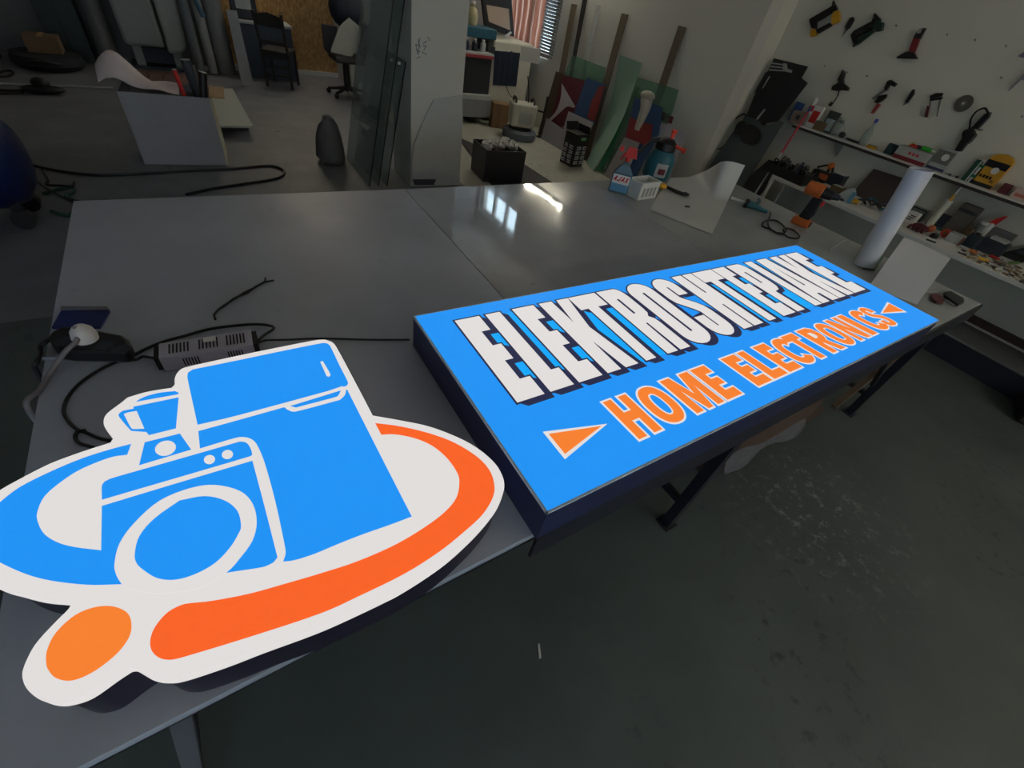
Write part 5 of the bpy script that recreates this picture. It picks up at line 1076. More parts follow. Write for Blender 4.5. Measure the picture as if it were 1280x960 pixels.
MB().tube(cat(v), .075, 12, .03).build('bag_roll', mat('creamy_plastic', (182, 176, 166), .6), t, world=True, smooth=60); MB().ball(v[0] + Vector((0, 0, .03)), (.085, .10, .05)).build('bag_top', mat('creamy_plastic', (182, 176, 166), .6), t, world=True, smooth=60)
lsheet('maroon_strip', 'small maroon strip sticking out right of the blue over red board', 'strip', [K(1066, 515), K(1116, 540), K(1106, 572), K(1056, 556), (*K(1000, 780), .003), (*K(985, 776), .003)][:4], WL(.02), MAR, .3 if False else .01)
lsheet('lilac_sheet', 'tall lilac white sheet at the right end of the leaning boards', 'sheet', [K(1062, 566), K(1182, 612), (*K(1080, 880), .002), (*K(940, 830), .002)], WL(.05), WSH, .006)
lsheet('narrow_white_sheet', 'narrow white sheet between the green sheet and the spray bottle', 'sheet', [K(890, 634), K(960, 660), (*K(880, 850), .002), (*K(796, 806), .002)], WL(.13), mat('dull_white_sheet', (168, 162, 165), .6), .006)
# black printed carton on the floor
A_, B_2, D_ = onz((713, 209), 0), onz((728, 205), 0), onz((697, 200), 0)
ex = B_2 - A_; r = math.atan2(ex.y, ex.x); L1 = .225; L2 = .24
A_ = onz((713, 209), 0); hh = .41
r = .10
t = thing('black_carton', 'black carton with white lettering blocks on the floor by the green sheet', 'box', A_, r)
MB().prism([(0, 0), (L1, 0), (L1, L2), (0, L2)], .001, hh).build('carton_body', mat('black_card', (22, 22, 25), .6), t, bevel=.003)
for q in ([(0, 0, hh), (0, L2, hh), (-.12, L2, hh + .04), (-.12, 0, hh + .04)],): MB().slab(q, (0, 0, .004)).build('carton_flap', mat('cream_card', (190, 180, 160), .7), t)
MB().slab([(0, L2, hh), (L1, L2, hh), (L1, L2 + .03, hh + .10), (0, L2 + .03, hh + .10)], (0, .004, 0)).build('carton_flap', mat('black_card', (22, 22, 25), .6), t)
MB().slab([(L1, 0, hh), (L1, L2, hh), (L1 - .02, L2, hh + .09), (L1 - .02, 0, hh + .09)], (.004, 0, 0)).build('carton_flap', mat('black_card', (22, 22, 25), .6), t)
GWP = mat('grey_white_print', (165, 165, 168), .6); rb = random.Random(4)
for cx in (0, 1):
    for j in range(2):
        for k in range(4):
            z = .035 + k * .062; a0 = .035 + .115 * j; w_ = .085 - .02 * rb.random(); h_0 = .045; y_ = -.0012
            pg = [(a0, z), (a0 + w_, z), (a0 + w_, z + .016), (a0 + w_ * .35, z + .016), (a0 + w_ * .35, z + h_0 * .6), (a0 + w_, z + h_0 * .6), (a0 + w_, z + h_0), (a0, z + h_0)]
            if (k + j) % 2: pg = [(2 * a0 + w_ - x, zz) for x, zz in pg]
            mb = MB(); mb.slab([((x, y_, zz) if cx == 0 else (y_, x, zz)) for x, zz in pg], (0, -.001, 0) if cx == 0 else (-.001, 0, 0)); mb.build('printed_block', GWP, t)
MB().slab([(.08, -.001, hh - .07), (.18, -.001, hh - .07), (.18, -.001, hh - .03), (.08, -.001, hh - .03)], (0, -.001, 0)).build('green_sticker', mat('sticker_green', (120, 165, 120), .6), t)
# ---------------------------------------------------------------- appliances by the low window
GW = mat('warm_white_enamel', (196, 192, 178), .45)
b = onz((648, 172), 0); s = mpp(b)
t = thing('dehumidifier', 'white louvred appliance with black handles on a round grey base', 'appliance', b, -.35)
MB().lathe([(s * 20, .001), (s * 21, .03), (s * 21, .10), (s * 18, .13)], n=28).build('round_base', mat('slate_base', (96, 104, 116), .5), t, smooth=40)
MB().lathe([(s * 14, .13), (s * 14, .17)], n=20).build('dark_neck', BLACK, t)
w = s * 31; hb = ony((650, 128), b.y).z
MB().frus((0, 0), (w * .92, w * .75), (w, w * .8), .17, hb).build('housing', GW, t, bevel=.025)
for k in range(7): MB().box((w * .06, -w * .395 - .002 + .002 * k * 0, .23 + k * (hb - .32) / 7), (w * .55, .012, .012)).build('louvre', LGREY, t)
for x in (-w * .36, w * .36): MB().tube(cat([(x, -w * .25, hb), (x, -w * .2, hb + .05), (x, w * .2, hb + .05), (x, w * .25, hb)]), .016, 8).build('handle', BLACK, t, smooth=60)
MB().tube(cat([(w * .2, .05, hb), (w * .15, .05, hb + .15), (w * .05, .1, hb + .32)]), .008, 6).build('hose', RUB, t)
b = onz((674, 171.5), 0); tp = Vector((b.x + .02, b.y, ony((676, 120), b.y).z))
t = thing('black_stand', 'black upright stand with a crossbar right of the louvred appliance', 'stand', b)
MB().cyl(b + Vector((0, 0, .002)), tp, .018, n=8).build('pole', BLACK, t, world=True); MB().cyl(tp + Vector((0, 0, -.22)), tp + Vector((-.17, 0, -.19)), .012, n=8).build('crossbar', BLACK, t, world=True); MB().lathe([(.05, .001), (.05, .02), (.02, .03)], n=16).build('foot', BLACK, t)
b = onz((622, 158), 0); t = thing('brown_carton', 'small brown carton left of the louvred appliance', 'box', b, -.3)
MB().box((0, 0, .17), (.26, .22, .335)).build('carton_body', CARD, t, bevel=.004); MB().box((.055, -.112, .17), (.12, .004, .33)).build('pale_side', mat('pale_card', (168, 132, 96), .8), t)
x0c = ony((607, 150), 7.15).x
t = thing('machine_cabinet', 'tall white machine cabinet with a dark front panel below the window', 'cabinet', (x0c + .48, 7.5, 0))
zt = ony((612, 48), 7.15).z; wc = ony((667, 60), 7.15).x - ony((612, 60), 7.15).x - .06
MB().prism([(x0c, 7.15), (x0c + wc, 7.15), (x0c + wc, 7.85), (x0c, 7.85)], .05, zt).build('cabinet_body', GW, t, world=True, bevel=.03)
f_ = lambda p: ony(p, 7.146)
MB().slab([f_(p) for p in [(618, 63), (650, 66), (645, 108), (616, 106)]], (0, -.012, 0)).build('dark_front_panel', mat('dark_navy_panel', (34, 42, 58), .35), t, world=True, bevel=.004)
for k in range(3): MB().slab([f_((624 + 7 * k, 64)), f_((626 + 7 * k, 64)), f_((622 + 7 * k, 106)), f_((620.5 + 7 * k, 106))], (0, -.016, 0)).build('panel_rib', mat('dark_navy_rib', (46, 54, 72), .35), t, world=True)
MB().slab([f_(p) for p in [(614, 58), (619, 59), (618, 70), (614, 68)]], (0, -.008, 0)).build('switch_plate', DARK, t, world=True)
q = [f_(p) for p in [(652, 58), (676, 62), (673, 80), (650, 76)]]; MB().slab(q, (0, .4, 0)).build('side_box', mat('warm_grey_enamel', (165, 164, 160), .5), t, world=True)
for x in (x0c + .06, x0c + wc - .06):
    for y in (7.22, 7.78): MB().cyl((x, y, .002), (x, y, .05), .035, n=10).build('castor', BLACK, t, world=True)
tag(MB().tube(cat([f_((632, 107)) + Vector((0, -.02, 0)), f_((636, 118)) + Vector((0, -.04, 0)), f_((645, 127)) + Vector((0, -.2, 0))]), .006, 6).build('grey_hose', DARK), 'thin dark cord hanging from the white machine cabinet front', 'cord')
# engraver lid
t = thing('engraving_machine', 'raised black lid with a window on the machine beside the curtain', 'lid', ony((620, 47), 7.5))
g_ = lambda p: ony(p, 7.5)
o_ = [(602, -6), (639, -6), (643, 46), (637, 49), (607, 36)]; i_ = [(608, 6), (636, 11), (638, 38), (611, 27)]
for a in range(4):
    oo = [o_[0], o_[1], o_[2], o_[4]]
    MB().slab([g_(oo[a]), g_(oo[(a + 1) % 4]), g_(i_[(a + 1) % 4]), g_(i_[a])], (0, .05, 0)).build('lid_frame', BLACK, t, world=True)
MB().slab([g_(p) for p in i_], (0, .012, 0)).build('lid_window', glass('amber_acrylic', (238, 222, 208), .3), t, world=True)
MB().slab([g_(p) for p in [(630, 45), (638, 39), (639, 41), (632, 47)]], (0, -.02, 0)).build('lid_stay', LGREY, t, world=True)
# workbench behind the pillar
t = thing('machine_bench', 'grey machine bed with dark shelves partly hidden behind the pillar', 'machine', (3.6, 7.4, 0))
b0, b1 = ony((562, 100), 7.0), ony((606, 118), 7.0)
DGY = mat('dark_grey_enamel', (70, 70, 76), .5); MGY = mat('machine_grey', (128, 128, 132), .5)
X0, X1 = 2.85, x0c - .06
def slabz(n_, za, zb, m_, y0=7.05, y1=7.75): MB().prism([(X0, y0), (X1, y0), (X1, y1), (X0, y1)], za, zb).build(n_, m_, t, world=True, bevel=.004)
slabz('lower_bed', .10, .34, MGY, 6.95); slabz('bed_rail', .34, .40, LGREY, 6.95); slabz('dark_bay', .40, .86, mat('dark_bay_interior', (30, 32, 40), .6)); slabz('red_strip', .86, .90, mat('dull_red_strip', (150, 50, 60), .5), 7.0); slabz('top_shelf', .90, .925, LGREY, 7.0)
for x in (X0 + .1, X1 - .25): MB().box((x, 7.3, .05), (.08, .5, .098)).build('foot', BLACK, t, world=True)
t = thing('teal_tray', 'teal tray on the machine bed behind the pillar', 'tray', (3.6, 7.3, 1.2)); c = ony((580, 36), 7.3)
for x in (c.x - .28, c.x + .33): MB().box((x, 7.3, (.93 + c.z - .06) / 2), (.04, .3, c.z - .06 - .93)).build('tray_post', BLACK, t, world=True)
MB().prism([(c.x - .5, 7.1), (c.x + .45, 7.1), (c.x + .45, 7.5), (c.x - .5, 7.5)], c.z - .06, c.z + .06).build('tray_body', mat('teal_enamel', (34, 84, 104), .45), t, world=True, bevel=.01)
for k, (l, dx) in enumerate((('left white jug standing on the teal tray', -.22), ('right pale jug standing on the teal tray', .12))):
    t = thing('jug', l, 'jug', (c.x + dx, 7.3, c.z + .061)); MB().lathe([(.07, .001), (.085, .1), (.06, .18), (.03, .2), (.03, .24)], n=16).build('jug_body', mat('yellowed_plastic', (175, 165, 130), .5), t, smooth=40); MB().lathe([(.034, .235), (.034, .265)], n=12).build('jug_cap', WPLA, t)
for k in range(4):
    t = thing('ink_bottle', ['dark ink bottle nearest the pillar on the machine shelf', 'second ink bottle from the pillar on the machine shelf', 'third ink bottle from the pillar on the machine shelf', 'ink bottle beside the white cabinet on the machine shelf'][k], 'bottle', (3.52 + .14 * k, 7.12, .926), group='ink bottles on the machine shelf'); MB().lathe([(.04, .001), (.04, .10), (.018, .12), (.018, .13)], n=14).build('bottle_body', (DARK, NAVY, DARK, LGREY)[k], t, smooth=40); MB().lathe([(.022, .125), (.022, .145)], n=10).build('bottle_cap', WPLA, t)
# dark mat and bin behind the table
pts = [onz(p, 0) for p in [(572, 172), (586, 178), (596, 183), (612, 182), (640, 196), (664, 212), (690, 229), (640, 240), (571, 240)]]
pts[-1] = Vector((pts[0].x - .55, 3.9, 0)); pts[-2] = Vector((3.5, 3.9, 0))
tag(MB().prism([(v.x, v.y) for v in pts], .002, .012).build('dark_floor_mat', mat('dark_brown_rubber_mat', (46, 42, 44), .7)), 'dark curved rubber mat on the floor between the pillar and the table', 'mat')
pts2 = [onz(p, 0) for p in [(571, 150), (600, 140), (690, 150), (720, 205), (760, 226), (690, 229), (664, 212), (640, 196), (612, 182), (596, 183), (586, 178), (572, 172)]]
b = Vector((2.98, 4.75, .012)); t = thing('waste_bin', 'dark open bin filled with crumpled white papers behind the table', 'bin', b, -.1)
BINM = mat('charcoal_plastic', (44, 42, 48), .6)
for (cx, cy, dx, dy) in ((0, -.2, .5, .015), (0, .2, .5, .015), (-.25, 0, .015, .4), (.25, 0, .015, .4)): MB().box((cx, cy, .17), (dx, dy, .335)).build('bin_side', BINM, t)
MB().box((0, 0, .008), (.5, .4, .012)).build('bin_bottom', BINM, t)
for k in range(5):
    rb = random.Random(k + 20); P = Vector((-.16 + .085 * k, rb.uniform(-.03, .03), .305 + .03 * (k % 2)))
    o = thing('crumpled_paper', ['crumpled white paper at the left of the bin', 'crumpled paper second from left in the bin', 'crumpled paper in the middle of the bin', 'crumpled paper second from right in the bin', 'crumpled paper at the right of the bin'][k], 'paper', b + P, group='papers in the bin')
    mb = MB(); mb.ball((0, 0, .03), (.05, .11, .045), 11, 7); mb.v = [v + Vector((rb.uniform(-.008, .008), rb.uniform(-.02, .02), rb.uniform(-.022, .022))) for v in mb.v]; mb.build('paper_ball', PAPER, o); mb = MB()
    for j in range(3): mb.slab([(-.025, -.10, .02 + .012 * j), (.02, -.056, .03 + .02 * j), (.02, -.058, .036 + .02 * j), (-.025, -.058, .026 + .02 * j)], (0, -.002, 0))
    mb.build('dark_print', DARK, o)
# ---------------------------------------------------------------- pillar surroundings
FOAM = mat('white_foam_sheet', (196, 194, 192), .7)
pf = lambda p: ony(p, 4.53)
P = [pf(p) for p in [(542, 124), (577, 118.5), (578, 150), (575, 200)]]
P += [Vector((pf((574, 230)).x, 4.53, .003)), Vector((pf((516, 232)).x, 4.53, .003))] + [pf(p) for p in [(514, 205), (517, 180), (526, 158), (534, 140)]]
t = thing('foam_board', 'white foam board with a curved left edge standing against the pillar', 'board', (2.1, 4.53, 0))
MB().slab(P, (0, -.012, 0)).build('board_body', FOAM, t, world=True)
MB().slab([ony(p, 4.516) for p in [(516, 224), (545, 224), (542, 231), (518, 231)]], (0, -.003, 0)).build('dark_notch', mat('notch_grey', (70, 66, 78), .6), t, world=True)  # flat dark patch standing for the notch at the board's foot
GLP = glass('grey_green_glass', (222, 230, 230), .16); GE = mat('dark_glass_edge', (14, 30, 36), .2)
for k, (fx_, hz, l) in enumerate(((1.355, 1.76, 'leftmost tall glass sheet leaning on the pillar'), (1.447, 1.60, 'middle tall glass sheet leaning on the pillar'), (1.538, 1.08, 'shorter right glass sheet leaning on the pillar'))):
    foot = Vector((fx_, 4.56, .004)); top = foot + Vector((.192 * hz, 0, hz))
    t = thing('plate_glass', l, 'glass sheet', foot, group='glass sheets by the pillar')
    L = Vector((0, .80, 0)); n_ = L.cross(top - foot).normalized() * .006
    MB().slab([foot, foot + L, top + L, top], n_).build('glass_sheet', GLP, t, world=True)
    MB().slab([foot + Vector((0, -.006, 0)), top + Vector((0, -.006, 0)), top, foot], n_ * 1.6).build('cut_edge', GE, t, world=True)
    MB().slab([top, top + L, top + L + Vector((0, 0, .004)), top + Vector((0, 0, .004))], n_ * 1.2).build('top_edge', GE, t, world=True)
    if k == 2:
        for j in range(2): MB().box(top + Vector((-.02 - .03 * j, .1 + .12 * j, -.03)), (.02, .02, .02)).build('cork_spacer', PAPER, t, world=True)
b = onz((430, 222), 0); t = thing('plastic_sack', 'tall pale plastic sack standing behind the glass sheets', 'sack', b + Vector((0, .45, 0)))
hs = ony((438, 165), b.y).z
rb = random.Random(9); mb = MB(); mb.lathe([(.13, .002), (.145, hs * .12), (.14, hs * .35), (.12, hs * .6), (.085, hs * .85), (.06, hs * .95), (.045, hs * 1.0)], n=14)
mb.v = [v + Vector((rb.uniform(-.02, .02), rb.uniform(-.02, .02), 0)) for v in mb.v]
mb.build('sack_body', mat('milky_sack', (104, 104, 108), .6), t, smooth=60); MB().ball((0, 0, hs * 1.01), (.05, .05, .03)).build('sack_knot', mat('milky_sack', (104, 104, 108), .6), t)
# office chair behind the glass, draped with a white cloth
b = onz((428, 122), 0); s = mpp(b)
t = thing('office_chair', 'dark office chair with round blue headrest behind the glass sheets', 'chair', b + Vector((.12, .1, 0)))
yb = b.y + .1
h_ = lambda p: ony(p, yb)
for k in range(5):
    a = 2 * PI * k / 5 + 2.6; e_ = Vector((.30 * math.cos(a), .30 * math.sin(a), .07))
    lg_ = MB().tube([(0, 0, .12), tuple(e_)], .028, 7, .02).build('base_spoke', BLACK, t); MB().ball(e_ - Vector((0, 0, .032)), .036, 8, 6).build('castor', BLACK, lg_)
MB().cyl((0, 0, .10), (0, 0, .46), .05, n=12).build('gas_column', BLACK, t)
MB().box((.05, 0, .50), (.5, .5, .08)).build('seat', BLACK, t, bevel=.03)
MB().slab([(.26, -.2, .50), (.30, -.2, .5), (.34, -.2, .95), (.28, -.2, .95)], (0, .4, 0)).build('backrest', NAVY, t, bevel=.01)
c = ony((433, 10), yb + .22); MB().ball(c, (.26, .16, .26)).build('headrest', mat('dark_blue_pad', (24, 30, 46), .6), t, world=True, smooth=60)
MB().slab([h_(p) for p in [(402, 30), (421, 33), (424, 55), (411, 68), (406, 62)]], (0, .04, 0)).build('arm_panel', mat('black_navy_panel', (18, 22, 34), .45), t, world=True)
c0 = [ony(p, yb - .03) for p in [(436, 22), (424, 34), (414, 58), (413, 64), (432, 69), (438, 71), (448, 56), (450, 34)]]
tag(MB().slab(cat(c0, True, 4, 40), (0, -.04, .0)).build('white_cloth', mat('white_printed_cloth', (178, 176, 170), .8)), 'white printed cloth draped over the office chair', 'cloth')
# ---------------------------------------------------------------- passage on the left
# wooden chair seen from behind
b = (onz((335, 108), 0) + onz((366, 113), 0)) / 2; ex = onz((366, 113), 0) - onz((335, 108), 0); wch = ex.length
t = thing('wooden_chair', 'dark wooden chair seen from behind in front of the dark desk', 'chair', b, math.atan2(ex.y, ex.x))
DW = mat('dark_stained_wood', (38, 32, 32), .5); hc = ony((314, 12), b.y).z
for s_ in (-1, 1):
    MB().tube([(s_ * wch / 2, 0, .002), (s_ * wch / 2, .02, .45), (s_ * wch * .52, -.05, hc)], .02, 7).build('leg', DW, t); MB().tube([(s_ * wch / 2, .40, .002), (s_ * wch / 2, .40, .44)], .02, 7).build('leg', DW, t)
MB().box((0, .2, .45), (wch * 1.1, .44, .035)).build('seat', DW, t, bevel=.008); MB().box((0, .01, .40), (wch, .025, .07)).build('seat_rail', DW, t)
for z in (.16, .26): MB().box((0, .0, z), (wch, .022, .028)).build('stretcher', DW, t)
MB().slab([(-wch / 2, -.03, hc * .82), (wch / 2, -.03, hc * .82), (wch / 2, -.05, hc * .96), (0, -.05, hc * 1.0), (-wch / 2, -.05, hc * .96)], (0, .022, 0)).build('top_rail', DW, t)
MB().box((0, -.01, hc * .62), (wch, .02, .05)).build('back_rail', DW, t)
# desk
t = thing('dark_desk', 'dark blue grey desk with pale edges behind the wooden chair', 'desk', (1.2, 9.1, 0))
SLB = mat('slate_blue_panel', (58, 68, 84), .5)
zt = ony((322, 28), 8.97).z; x0d, x1d = ony((305, 95), 8.97).x, ony((372, 95), 8.97).x
MB().prism([(x0d, 8.97), (x1d, 8.97), (x1d, 9.4), (x0d, 9.4)], .002, zt - .03).build('desk_body', SLB, t, world=True, bevel=.004)
MB().prism([(x0d - .02, 8.94), (x1d + .02, 8.94), (x1d + .02, 9.42), (x0d - .02, 9.42)], zt - .028, zt).build('desk_top', LGREY, t, world=True)
MB().box((x0d, 8.96, zt / 2), (.03, .02, zt - .04)).build('pale_edge', LGREY, t, world=True)
tt = thing('dark_device', 'small dark device with a pale frame on the dark desk', 'device', (x0d + .2, 9.15, zt)); MB().box((0, 0, .15), (.34, .1, .29)).build('device_body', DARK, tt, bevel=.01); MB().box((.0, -.052, .18), (.2, .004, .12)).build('pale_panel', LGREY, tt)
t = thing('leaning_board', 'long grey board leaning left of the dark desk', 'board', onz((318, 112), 0))
MB().slab([ony(p, 8.5) for p in [(283, 12), (296, 14)]] + [Vector((ony((317, 110), 8.5).x, 8.42, .003)), Vector((ony((303, 110), 8.5).x, 8.42, .003))], (0, .03, 0)).build('board_body', mat('grey_white_board', (150, 150, 156), .6), t, world=True)
# rolls of film standing in the passage
for k, (bx, tx, r_, l, m_) in enumerate((((283, 88), (262, -10), .13, 'thick grey film roll standing left of the leaning board', 'roll_grey'), ((265, 82), (244, -10), .06, 'slim pale film roll beside the thick grey roll', 'roll_pale'), ((250, 84), (232, -6), .06, 'grey film roll with a curled blue end', 'roll_blue'))):
    yb_ = 9.15 - .10 * k; x_ = ony(bx, yb_).x
    t = thing('film_roll', l, 'roll', (x_, yb_, 0), group='film rolls in the passage'); MB().cyl((0, 0, .002), (0, .05, 1.45 - .1 * k), r_, n=20).build('roll_body', mat(m_, ((118, 118, 122), (146, 146, 146), (104, 108, 112))[k], .5), t, smooth=40); MB().cyl((0, .05, 1.44 - .1 * k), (0, .05, 1.47 - .1 * k), r_ * .5, n=14).build('roll_core_end', CARD, t)
    if k == 2: MB().tube(cat([(.02, -.1, 1.05), (.12, -.12, .95), (.2, -.1, .7)]), .03, 8).build('blue_curl', mat('steel_blue_film', (70, 105, 125), .4), t)
# plotter
t = thing('plotter', 'large grey plotter with rounded covers standing in the passage', 'plotter', (-.2, 9.2, 0))
PG = mat('plotter_grey', (132, 136, 136), .45); PG2 = mat('plotter_light_grey', (148, 152, 150), .45)
fy = 9.0
g_ = lambda p: ony(p, fy)
def rbox(name, pts, d_, m_, bev=.04): return MB().slab([g_(p) for p in pts], (0, d_, 0)).build(name, m_, t, world=True, bevel=bev)
rbox('main_cover', [(128, -20), (181, -20), (207, 61), (156, 56)], .5, PG)
rbox('side_cover', [(185, -20), (217, -20), (234, 60), (229, 67), (211, 68)], .45, PG2)
zb = g_((207, 64)).z; xl, xr = g_((156, 57)).x, g_((233, 66)).x
for x in (xl + .12, xr - .12): MB().prism([(x - .05, fy + .1), (x + .05, fy + .1), (x + .05, fy + .35), (x - .05, fy + .35)], .03, zb + .05).build('leg', PG, t, world=True)
MB().prism([(xl, fy + .02), (xr, fy + .02), (xr, fy + .45), (xl, fy + .45)], .002, .032).build('foot_beam', DARK, t, world=True); MB().prism([(xl + .17, fy + .15), (xr - .17, fy + .15), (xr - .17, fy + .2), (xl + .17, fy + .2)], .06, zb).build('paper_basket', mat('dusk_blue_cloth', (62, 70, 84), .8), t, world=True)
# dark cupboard, boxes at far left
t = thing('tall_cupboard', 'dark green black cupboard standing against the far left wall', 'cupboard', (-1.6, 9.2, 0))
x0_, x1_ = ony((62, 55), 9.1).x, ony((112, 58), 9.1).x
DKG = mat('dark_green_enamel', (24, 38, 40), .5)
MB().prism([(x0_, 9.1), (x1_, 9.1), (x1_, 9.5), (x0_, 9.5)], .002, 1.8).build('cupboard_body', DKG, t, world=True)
xm = (x0_ + x1_) / 2
for a, b_ in ((x0_ + .01, xm - .006), (xm + .006, x1_ - .01)): o = MB().prism([(a, 9.08), (b_, 9.08), (b_, 9.1), (a, 9.1)], .05, 1.78).build('door', DKG, t, world=True); MB().box(((xm - .04) if a < xm - .1 else (xm + .04), 9.07, .95), (.015, .02, .14)).build('handle', DK2, o, world=True)
t = thing('grey_column_roll', 'slanting grey roll of vinyl standing left of the plotter', 'roll', onz((140, 82), 0)); bb_ = onz((138, 84), 0)
MB().cyl(bb_ + Vector((.02, .2, .1)), bb_ + Vector((.02, .34, 1.5)), .11, n=18).build('roll_body', mat('roll_mid_grey', (98, 98, 102), .6), t, world=True, smooth=40); MB().lathe([(.13, .001), (.13, .10)], (0, .2, 0), n=18).build('roll_stand', DARK, t)
t = thing('tan_carton', 'tan carton resting on dark bags at the far left', 'box', Vector((ony((45, 33), 8.72).x, 8.72, ony((45, 33), 8.9).z - .218)))
zc = ony((45, 33), 8.9).z - .12
MB().box((0, 0, .085), (.32, .26, .168)).build('carton_body', mat('dull_tan_card', (104, 82, 62), .85), t, bevel=.004); MB().box((0, 0, .171), (.05, .26, .004)).build('tape', mat('tape_tan', (160, 130, 90), .5), t)
zbag = (ony((45, 33), 8.9).z - .22)
for k, (dx, rr_, l) in enumerate(((0, (.36, .35), 'dark bag under the tan carton at the far left'), (-.80, (.38, .4), 'dark bag at the left picture edge in the passage'))):
    o = thing('dark_bag', l, 'bag', (ony((45, 33), 8.9).x + dx, 8.72, 0)); mb = MB(); mb.lathe([(rr_[0] * .8, .002), (rr_[0], zbag * .4), (rr_[0] * .95, zbag * .9), (rr_[0] * .6, zbag - .002)], n=18); mb.build('bag_body', mat('dark_bag_cloth', (30, 32, 40), .8), o, smooth=60); MB().tube(cat([(-.15, -rr_[0] * .9, zbag * .6), (0, -rr_[0] * 1.05, zbag * .8), (.15, -rr_[0] * .9, zbag * .6)]), .015, 6).build('bag_strap', BLACK, o)
# low brown pallet behind the open carton, pale rod, black lump
q = [onz(p, 0) for p in [(170, 80), (252, 84), (256, 108), (170, 108)]]
t = thing('brown_pallet', 'low reddish brown board platform behind the open carton', 'platform', q[3]); 
for k in range(5): MB().prism([(q[3].x + .16 * k, q[3].y), (q[3].x + .16 * k + .15, q[3].y), (q[3].x + .16 * k + .15, q[3].y + .60), (q[3].x + .16 * k, q[3].y + .60)], .04, .062).build('plank', mat('reddish_wood', (92, 66, 60), .7), t, world=True)
for y in (.06, .48): MB().prism([(q[3].x, q[3].y + y), (q[3].x + .79, q[3].y + y), (q[3].x + .79, q[3].y + y + .08), (q[3].x, q[3].y + y + .08)], .002, .04).build('bearer', mat('reddish_wood', (92, 66, 60), .7), t, world=True)
a, b_ = onz((-4, 104.5), .012), onz((142, 110), .012); tag(MB().cyl(a, b_, .012, n=8).build('pale_rod', LGREY, smooth=40), 'long pale rod lying across the passage floor', 'rod')
b = onz((58, 114), 0); t = thing('black_clamp_tool', 'small black tool sitting on the floor by the pale rod', 'tool', b - Vector((0, .12, 0))); MB().ball((0, 0, .045), (.19, .08, .043)).build('tool_base', BLACK, t, smooth=60); MB().ball((.0, .0, .10), (.08, .06, .06)).build('tool_top', BLACK, t, smooth=60)
cable('floor_cable', [onz(p, .012) for p in [(-6, 112), (10, 113), (28, 113), (24, 116), (-6, 117)]], .012, RUB, 'short black cable end on the floor at the left edge', 'cable')
cable('passage_cable', [onz(p, .012) for p in [(-4, 92), (8, 88), (17, 90), (10, 95), (-4, 96)]], .012, RUB, 'looped dark cable further back at the left edge', 'cable')
cable('dark_hose', [onz(p, .015) for p in [(12, 70), (22, 67), (34, 68), (44, 71), (30, 73), (16, 72)]], .015, RUB, 'coiled dark hose on the passage floor below the dark bags', 'hose')
# open carton with the white bag
A_, B_2 = onz((181, 206), 0), onz((284, 208), 0); L = (B_2 - A_).length; r = math.atan2(B_2.y - A_.y, B_2.x - A_.x); hb = ony((263, 122), 5.2).z
t = thing('open_carton', 'pale grey open carton standing on the floor behind the table', 'box', A_, r)
GC = mat('grey_white_card', (152, 150, 158), .7); GC2 = mat('cream_card_edge', (188, 182, 160), .7); D1 = .42
MB().slab([(0, 0, .003), (L, 0, .003), (L, 0, hb), (0, 0, hb)], (0, .008, 0)).build('front_side', GC, t); MB().slab([(0, D1, .003), (L, D1, .003), (L, D1, hb), (0, D1, hb)], (0, .008, 0)).build('back_side', GC, t)
MB().slab([(0, 0, .003), (0, D1, .003), (0, D1, hb), (0, 0, hb)], (.008, 0, 0)).build('left_side', GC, t); MB().slab([(L, 0, .003), (L, D1, .003), (L, D1, hb), (L, 0, hb)], (.008, 0, 0)).build('right_side', GC2, t)
MB().box((L / 2, D1 / 2, .006), (L, D1, .006)).build('carton_bottom', GC, t); MB().slab([(L, .02, hb), (L, D1, hb), (L + .12, D1, hb - .0), (L + .12, .02, hb)], (0, 0, .006)).build('carton_flap', mat('tan_card_flap', (170, 140, 105), .8), t)
def bagf(u, v):
    x = -.10 + u * .53; y = .04 + v * .36; z = hb + .005 + (.21 * math.exp(-((u - .22) / .25) ** 2) + .04) * math.sin(PI * min(1, v * .9 + .1)) * (1 - .8 * max(0, u - .5) * 2 * .5) + .012 * math.sin(11 * u + 6 * v); return (x, y, z)
o = thing('white_paper_bag', 'crumpled white paper bag bulging out of the open carton', 'bag', MW[t.name].translation + Vector((0, 0, hb)), r)
MB().grid(lambda u, v: (Vector(bagf(u, v)) - Vector((0, 0, hb))), 16, 10, (0, 0, -.003)).build('bag_body', mat('pinkish_white_paper', (205, 190, 192), .7), o, smooth=60)
M0 = MW[t.name]
for nm, l, p0, p1, r_, m_ in (('black_tube', 'thick black tube sticking out of the carton to the right', (L * .84, .06, hb - .25), (L * 1.0, .1, hb + .17), .032, BLACK), ('dark_tube', 'short dark tube with pale end in the open carton', (L * .88, .22, hb - .2), (L * .82, .26, hb + .22), .04, DARK), ('red_stick', 'red stick poking out of the open carton', (L * .735, .1, hb - .2), (L * .68, .10, hb + .17), .018, REDM)):
    p0, p1 = M0 @ Vector(p0), M0 @ Vector(p1); o = thing(nm, l, 'tube' if 'tube' in nm else 'stick', p0); MB().cyl(p0, p1, r_, n=14).build('shaft', m_, o, world=True, smooth=40); MB().cyl(p1, p1 + (p1 - p0).normalized() * .006, r_ * .9, n=14).build('pale_end', LGREY, o, world=True)
q = [onz(p, .10) for p in [(256, 114), (291, 112.5), (317, 160), (276, 160)]]
t = thing('white_board_stack', 'white board lying on low blocks right of the open carton', 'board', (q[2] + q[3]) / 2)
t.location.z = 0; MW[t.name] = Matrix.Translation((t.location.x, t.location.y, 0)); t.matrix_world = MW[t.name]
MB().slab(q, (0, 0, .02)).build('board_top', mat('off_white_board', (172, 176, 170), .5), t, world=True, bevel=.003)
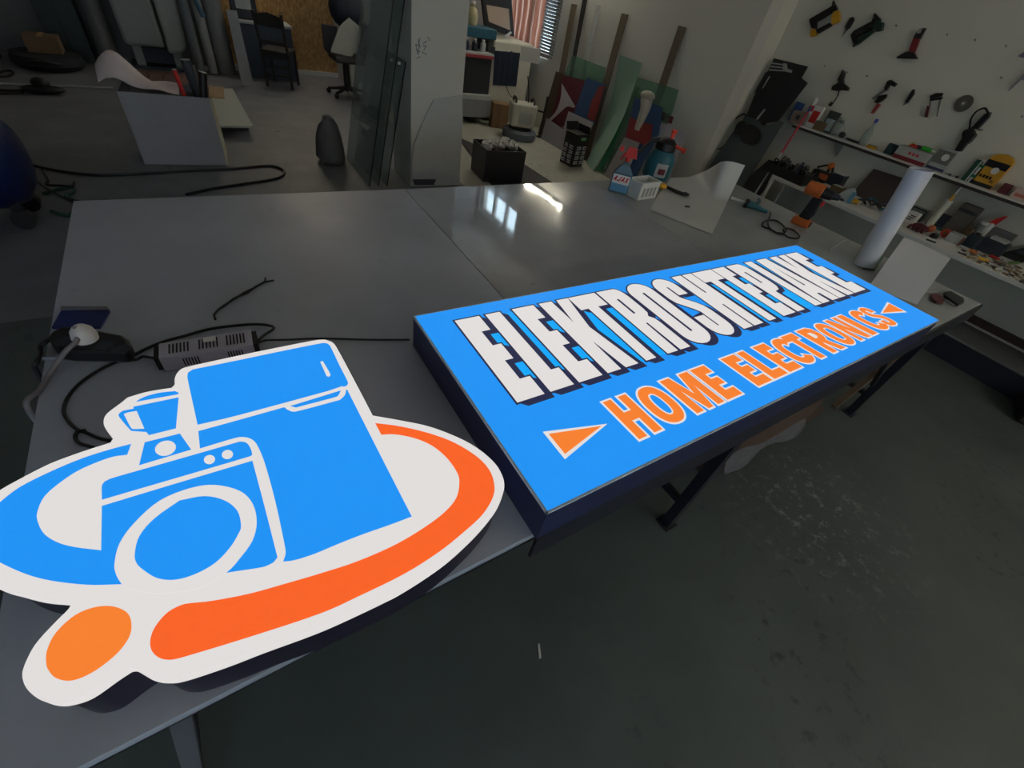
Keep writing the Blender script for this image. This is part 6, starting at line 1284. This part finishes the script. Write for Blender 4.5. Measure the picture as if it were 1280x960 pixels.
for f0 in (.15, .8):
    p = q[3].lerp(q[0], f0); p2 = q[2].lerp(q[1], f0); MB().slab([Vector((p.x + .02, p.y, .002)), Vector((p2.x - .03, p2.y, .002)), Vector((p2.x - .03, p2.y + .08, .002)), Vector((p.x + .02, p.y + .08, .002))], (0, 0, .097)).build('support_block', DARK, t, world=True)
# cables on the floor behind the table
cable('black_floor_cable', [onz(p, .012) for p in [(-6, 190), (20, 200), (60, 211), (110, 218), (160, 218), (230, 214), (290, 211), (335, 207), (352, 211), (355, 217), (345, 223), (310, 229), (270, 235), (232, 243)]], .011, RUB, 'long black cable looping over the floor behind the table', 'cable')
cable('tangled_cable', [onz(p, .036) for p in [(18, 202), (40, 222), (62, 238), (92, 253)]], .009, RUB, 'black cable running over the compressor towards the table corner', 'cable', extra=[[onz(p, .036) for p in [(52, 212), (60, 226), (58, 231), (75, 232), (90, 232), (93, 228)]]])
cable('green_hose', [onz(p, .012) for p in [(54, 242), (72, 237), (90, 233), (92, 240), (82, 246), (98, 252)]], .012, mat('dark_green_hose', (34, 74, 62), .5), 'dark green hose curled on the floor by the compressor', 'hose', extra=[[onz(p, .012) for p in [(64, 264), (76, 268), (86, 269), (96, 262)]]])
# compressor
w0 = onz((42, 277), 0); ct = ony((10, 236), w0.y + .05)
t = thing('air_compressor', 'dark blue air compressor tank on small wheels at the left edge', 'compressor', (ct.x, w0.y + .05, 0))
CBL = mat('dark_blue_tank', (20, 34, 78), .3); rT = .31; zc = .10 + rT; xe = ony((56, 238), w0.y).x
prof = [(.02, 0), (rT * .55, .03), (rT * .85, .09), (rT, .20), (rT, .80), (rT * .85, .91), (rT * .55, .97), (.02, 1.0)]
Mt = Matrix.Translation((xe - ct.x - 1.0, 0, zc)) @ Matrix.Rotation(PI / 2, 4, 'Y')
MB().lathe(prof, n=26, M=Mt).build('tank', CBL, t, smooth=50)
for x in (xe - ct.x - .16, xe - ct.x - .84):
    for y in (-.14, .14): o = MB().slab([(x - .03, y - .02, .06), (x + .03, y - .02, .06), (x + .03, y - .02, .2), (x - .03, y - .02, .2)], (0, .04, 0)).build('wheel_bracket', BLACK, t); MB().cyl((x, y - .03, .062), (x, y + .03, .062), .06, n=16).build('wheel', BLACK, o)
MB().box((xe - ct.x - .55, 0, zc + rT + .06), (.36, .22, .16)).build('motor', DARK, t, bevel=.02); MB().tube(cat([(xe - ct.x - .3, 0, zc + rT), (xe - ct.x - .2, 0, zc + rT + .08), (xe - ct.x - .1, .02, zc + rT - .03)]), .012, 7).build('air_pipe', RUB, t)
